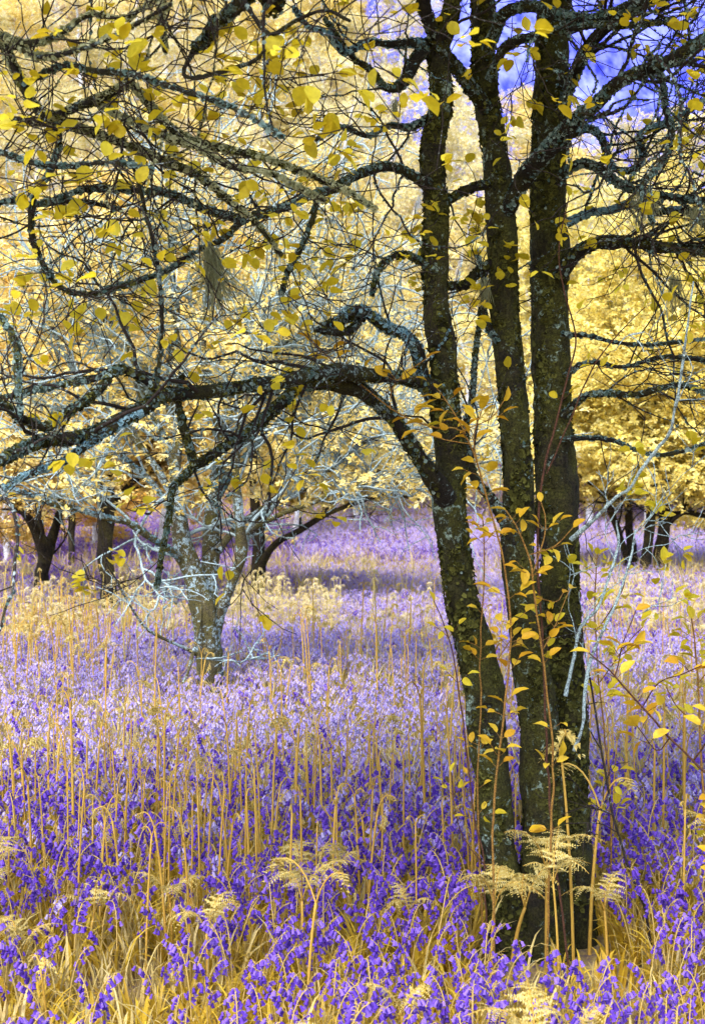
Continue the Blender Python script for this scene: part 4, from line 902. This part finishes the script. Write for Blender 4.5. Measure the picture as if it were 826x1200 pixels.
for (px, py, v, sc, rz, lab) in ((597, 1150, 10, 1.1, 2.8, 'lacy yellow-green fern in front of the left stem of the big tree'), (640, 1145, 11, 1.0, .4, 'lacy yellow-green fern unfurling in front of the middle stem'), (575, 1165, 13, 1.0, 3.3, 'low drooping fern at the foot of the left stem'), (672, 1140, 9, .95, 1., 'thin fern crook against the foot of the right stem'), (690, 1120, 7, 1., 2.2, 'fern crook at the right-hand foot of the big tree'), (655, 1165, 12, .8, 5., 'fern with overlapping fronds below the big tree'), (712, 1150, 13, .8, .3, 'small fern right of the foot of the big tree')):
    put_bracken(gp(px, py), v, sc, rz, lab)
xs_, ys_ = [], []
for (a, b, d) in ((3.2, 6, 8), (6, 10, 8), (10, 16, 7), (16, 24, 1.3), (24, 50, .5)):
    x, y = sample(a, b, d); k = vnoise(np.stack([x*.8, y*.5, 0*x+9], -1)) > -.3+g.uniform(-.3, .3, len(x)); xs_.append(x[k]); ys_.append(y[k])
# dense pale fern belts seen in the middle distance
for (pxa, pxb, pya, pyb, nn) in ((0, 230, 742, 795, 230), (268, 400, 728, 765, 280), (690, 830, 732, 775, 130), (0, 120, 775, 820, 50), (430, 560, 750, 800, 50)):
    for q in range(nn):
        b = gp(g.uniform(pxa, pxb), g.uniform(pya, pyb)); xs_.append(np.array([b[0]])); ys_.append(np.array([b[1]]))
x = np.concatenate(xs_); y = np.concatenate(ys_); k = notrunk(x, y); x, y = x[k], y[k]; z = terrain(x, y)
o = np.argsort(y); x, y, z = x[o], y[o], z[o]
fr = np.where(infr(x, y) & ((CY+(CH-z-.5)*F/y) < 1200))[0][:185]; nm = np.zeros(len(x), bool); nm[fr] = True
for i in fr:
    low = y[i] < 5.2; v = int(g.integers(10, 14)) if low and g.random() < .8 else int(g.choice([0, 1, 4, 2, 5, 3, 7, 8, 9]))
    if low and v < 10: v = int(g.integers(6, 9))
    sc = float(g.uniform(.75, 1.1))*(.8 if low else .88)
    kind = v >= 10
    put_bracken((x[i], y[i], z[i]), v, sc, float(g.uniform(0, 6.28)), 'low fern with opening lacy fronds among the foreground bluebells' if kind else 'golden bracken shoot with small curled fronds standing among the bluebells', 'opening ferns among the foreground bluebells' if kind else 'bracken shoots among the bluebells')
r_ = ~nm; x, y, z = x[r_], y[r_], z[r_]; n = len(x); print('bracken stuff', n)
belt = y > 14.5
idx = np.where(belt, np.where(g.random(n) < .5, g.integers(14, 18, n), g.integers(18, 21, n)), np.where(g.random(n) < .75, g.integers(0, 10, n), g.integers(14, 21, n)))
scatter_stuff('bracken', np.stack([x, y, z], -1), np.stack([g.normal(0, .06, n), g.normal(0, .06, n), g.uniform(0, 6.28, n)], -1), g.uniform(.75, 1.2, n)*np.where(y > 18, .45, np.where(belt, .6, .85)), idx, brkit, label='bracken with pale fronds standing across the middle and back of the glade', cat='ferns')

# ------------------------------------------------------------------ shoots and saplings round the big tree
def shoot(label, cat, paths, mat, lmat, seed, lsize, nleaf, Y, tpl=LEAFN, name='sapling', ntw=0, L=(.06, .2), leaves=True, base=None, thin=.6):
    Y = Y+DY; P0, _ = pix(paths[0], Y, 0, Y)
    b = base if base is not None else P0[0]
    t = thing(name, b, label, cat); g = np.random.default_rng(seed); st = MB(); lp = []; ld = []
    for S in paths:
        P, r = pix(S, Y, 0, Y+g.uniform(-.15, .1)); Pf, rf = smooth_path(P, r, .02)
        Pf = Pf+np.stack([vnoise(Pf*14+seed), vnoise(Pf*14+9), 0*rf], -1)*.004
        tube(st, Pf, np.maximum(rf*thin, .0012), 6)
        n = max(1, int(.52*nleaf*len(Pf)*.02/.5)); br = Branchery(seed+len(lp))
        for q in range(n):
            j = int(g.uniform(.25, 1)*(len(Pf)-2))+1; T = nrm(Pf[j]-Pf[j-1])
            for s in (-1, 1):
                d = nrm(np.array([s*g.uniform(.5, 1), g.uniform(-.6, .6), g.uniform(-.1, .35)])+T*.5)
                lg = g.uniform(.01, .07); W = crooked(g, Pf[j], d, lg, 4, .12, .0); tube(st, W, .0011, 3, cap=False)
                lp.append(W[-1]); ld.append(d)
                if lg > .04: lp.append(W[2]); ld.append(nrm(d+g.normal(0, .6, 3)))
        lp.append(Pf[-1]); ld.append(nrm(Pf[-1]-Pf[-2]))
        if ntw: br.twigs(st, Pf, rf, ntw, L, 0, 1, .2, leafp=0)
    wpart('stem', st, mat, t)
    if leaves:
        lp = np.array(lp); ld = nrm(np.array(ld)+g.normal(0, .25, (len(lp), 3))); M = len(lp); lm = MB()
        scatter_tpl(lm, *tpl, lp, ld, np.array([0, -.25, 1.])+g.normal(0, .4, (M, 3)), g.uniform(lsize[0], lsize[1], M)); wpart('leaves', lm, lmat, t)
    return t
def gb(px, py, Y): p = at(px, py, Y); return np.array([p[0], Y, float(terrain(p[0], Y))])
def g0(px, Y):
    Y = Y+DY; z = float(terrain((px-CX)/F*Y, Y)); return CY+(CH-z)*F/Y
Ys = 5.0
shoot('orange leafed shoot climbing in front of the middle stem', 'shrub', [[(640, g0(640, Ys), 5), (645, 1000, 5), (648, 880, 4.5), (640, 800, 4), (632, 745, 4), (626, 690, 4), (618, 650, 4), (606, 620, 3), (592, 598, 3)], [(622, 675, 3), (634, 640, 3), (640, 610, 2.5), (634, 588, 2)], [(636, 760, 3), (650, 735, 2.5), (668, 690, 2)], [(620, 650, 3), (650, 640, 2.5), (672, 618, 2)], [(626, 700, 2.5), (652, 705, 2), (660, 695, 2)]], M_orangetwig, M_leafo, 1, (.03, .055), 7, Ys)
shoot('thin orange shoot with sparse pinkish leaves between the left and middle stems', 'shrub', [[(566, g0(566, 5.25), 4), (560, 950, 4), (562, 850, 3.5), (563, 760, 3), (566, 680, 3), (566, 610, 2.5)], [(563, 800, 2), (585, 770, 2), (602, 745, 2)]], M_orangetwig, M_leafo, 2, (.025, .045), 6, 5.25, LEAFN)
shoot('reddish twig with a few yellow leaves left of the slanting left stem', 'shrub', [[(570, g0(570, 5.1), 4), (567, 1020, 4), (556, 960, 3.5), (548, 900, 3.5), (543, 850, 3.5), (536, 800, 3), (526, 748, 3), (508, 704, 2)], [(570, 1018, 3), (545, 985, 2.5), (533, 945, 2), (528, 905, 2)]], M_redtwig, M_leaf, 3, (.028, .042), 2.2, 5.1)
shoot('dark bare leaning stick to the right of the three stems', 'branch', [[(764, g0(764, 5.2), 6), (758, 1075, 6), (745, 1040, 5.5), (728, 990, 5), (712, 930, 5), (700, 850, 4.5), (690, 790, 4), (682, 735, 3)], [(718, 955, 3), (705, 950, 3), (688, 943, 2.5)], [(722, 975, 2), (700, 965, 2), (660, 965, 1.5)]], M_twig, M_leaf, 4, (.03, .04), 0, 5.2, name='stick', leaves=False, ntw=3)
for q_, S_ in enumerate(([(672, 880, 6), (682, 850, 5), (685, 812, 5), (692, 772, 5), (708, 735, 4.5), (722, 705, 4), (738, 655, 3), (744, 620, 2)], [(662, 815, 5), (672, 770, 4.5), (680, 735, 4), (700, 712, 4), (712, 680, 4), (724, 640, 3), (722, 610, 2)])):
    P_, r_ = pix(S_, Y0-.1, 0, Y0-.2)
    add_branch(MAIN, MAIN, 71+q_, P_, r_*.6, mat=M_paletwig, tmat=M_paletwig, ntw=10, leafp=.3, L=(.1, .3), step=.015, name='branch')
shoot('brown arching sapling with many orange-yellow leaves at the lower right', 'shrub', [[(838, g0(838, 4.7), 7), (850, 1000, 6), (840, 925, 6), (815, 895, 5), (785, 865, 5), (752, 828, 4.5), (718, 790, 4), (690, 765, 3)], [(812, 892, 4), (828, 865, 3), (838, 820, 3)], [(752, 830, 3), (772, 800, 3), (800, 790, 2.5), (822, 780, 2)], [(720, 792, 3), (728, 760, 2.5), (745, 715, 2)], [(785, 865, 3), (770, 880, 2.5), (745, 850, 2)]], M_redtwig, M_leafo, 6, (.04, .062), 11, 4.7)
shoot('upright green-gold sapling stem with broad leaves at the right edge', 'shrub', [[(822, g0(822, 5.6), 5), (824, 950, 5), (820, 860, 4.5), (816, 780, 4), (810, 725, 3)], [(820, 850, 2.5), (795, 830, 2.5), (780, 805, 2)], [(818, 800, 2.5), (840, 770, 2.5), (850, 740, 2)]], M_orangetwig, M_leaf, 7, (.04, .06), 8, 5.6)
shoot('leafy yellow shoot rising beside the pale twigs right of the big tree', 'shrub', [[(712, g0(712, 5.5), 4), (716, 960, 4), (708, 860, 3.5), (700, 780, 3), (696, 700, 3), (700, 650, 2)], [(702, 800, 2.5), (730, 760, 2), (752, 735, 2)], [(698, 740, 2.5), (725, 700, 2), (735, 670, 2)]], M_orangetwig, M_leaf, 8, (.035, .055), 9, 5.5)
shoot('orange-yellow leaf spray hanging across the left stem at mid height', 'shrub', [[(580, g0(580, 4.95), 5), (578, 960, 5), (590, 840, 4.5), (598, 740, 4), (590, 660, 4), (572, 590, 4), (560, 545, 4), (540, 505, 3.5), (505, 500, 3.5), (460, 480, 3), (410, 440, 3), (365, 400, 2.5)], [(545, 508, 3), (530, 480, 2.5), (512, 455, 2)], [(560, 545, 3), (555, 510, 2.5), (565, 480, 2)], [(540, 505, 2.5), (575, 490, 2.5), (590, 470, 2)], [(550, 520, 2.5), (520, 515, 2), (490, 505, 2)], [(458, 480, 2), (462, 450, 2), (500, 420, 2)]], M_orangetwig, M_leafo, 9, (.038, .06), 9, 4.95)
shoot('brown vine stem slanting up the face of the right stem', 'vine', [[(668, g0(668, 5.1), 5), (650, 1000, 5), (640, 880, 5), (636, 760, 5), (630, 660, 5), (632, 590, 5), (640, 540, 5), (652, 490, 4.5), (664, 440, 4), (674, 395, 3.5), (660, 340, 3), (655, 290, 3), (666, 230, 2.5)], [(641, 555, 3), (662, 505, 3), (690, 440, 3), (720, 395, 2.5), (755, 360, 2)]], M_redtwig, M_leaf, 10, (.03, .05), 1.6, 5.08, name='vine')

# ------------------------------------------------------------------ camera, light, sky
cam = bpy.data.cameras.new('camera'); co = bpy.data.objects.new('camera', cam); COL.objects.link(co)
cam.sensor_fit = 'VERTICAL'; cam.sensor_height = 36; cam.lens = 50; cam.clip_end = 5000; cam.clip_start = .05
cam.dof.use_dof = True; cam.dof.focus_distance = 5.3; cam.dof.aperture_fstop = 8
co.location = (0, 0, CH); co.rotation_euler = (R(90), 0, 0); SC.camera = co
w = bpy.data.worlds.new('World'); SC.world = w; w.use_nodes = True; nt = w.node_tree
bg = nt.nodes['Background']; sky = nt.nodes.new('ShaderNodeTexSky'); sky.sky_type = 'NISHITA'; sky.sun_disc = False
SE, SR = 52, 205
sky.sun_elevation = R(SE); sky.sun_rotation = R(SR); sky.air_density = 1.; sky.dust_density = 3.
nt.links.new(sky.outputs[0], bg.inputs[0]); bg.inputs[1].default_value = .15
sl = bpy.data.lights.new('sun', 'SUN'); sl.energy = 1.5; sl.angle = R(28); sl.color = (1, .985, .96)
so = bpy.data.objects.new('sun', sl); COL.objects.link(so)
# sky sun_rotation is measured clockwise from +Y
dx, dy, dz = math.sin(R(SR))*math.cos(R(SE)), math.cos(R(SR))*math.cos(R(SE)), math.sin(R(SE))
from mathutils import Vector
so.rotation_euler = Vector((dx, dy, dz)).to_track_quat('Z', 'Y').to_euler(); so.location = (0, 0, 30)
SC.view_settings.view_transform = 'Standard'; SC.view_settings.look = 'None'; SC.view_settings.exposure = 1.68; SC.view_settings.gamma = 1
SC.cycles.max_bounces = 7; SC.cycles.diffuse_bounces = 4; SC.cycles.transmission_bounces = 3; SC.cycles.glossy_bounces = 1
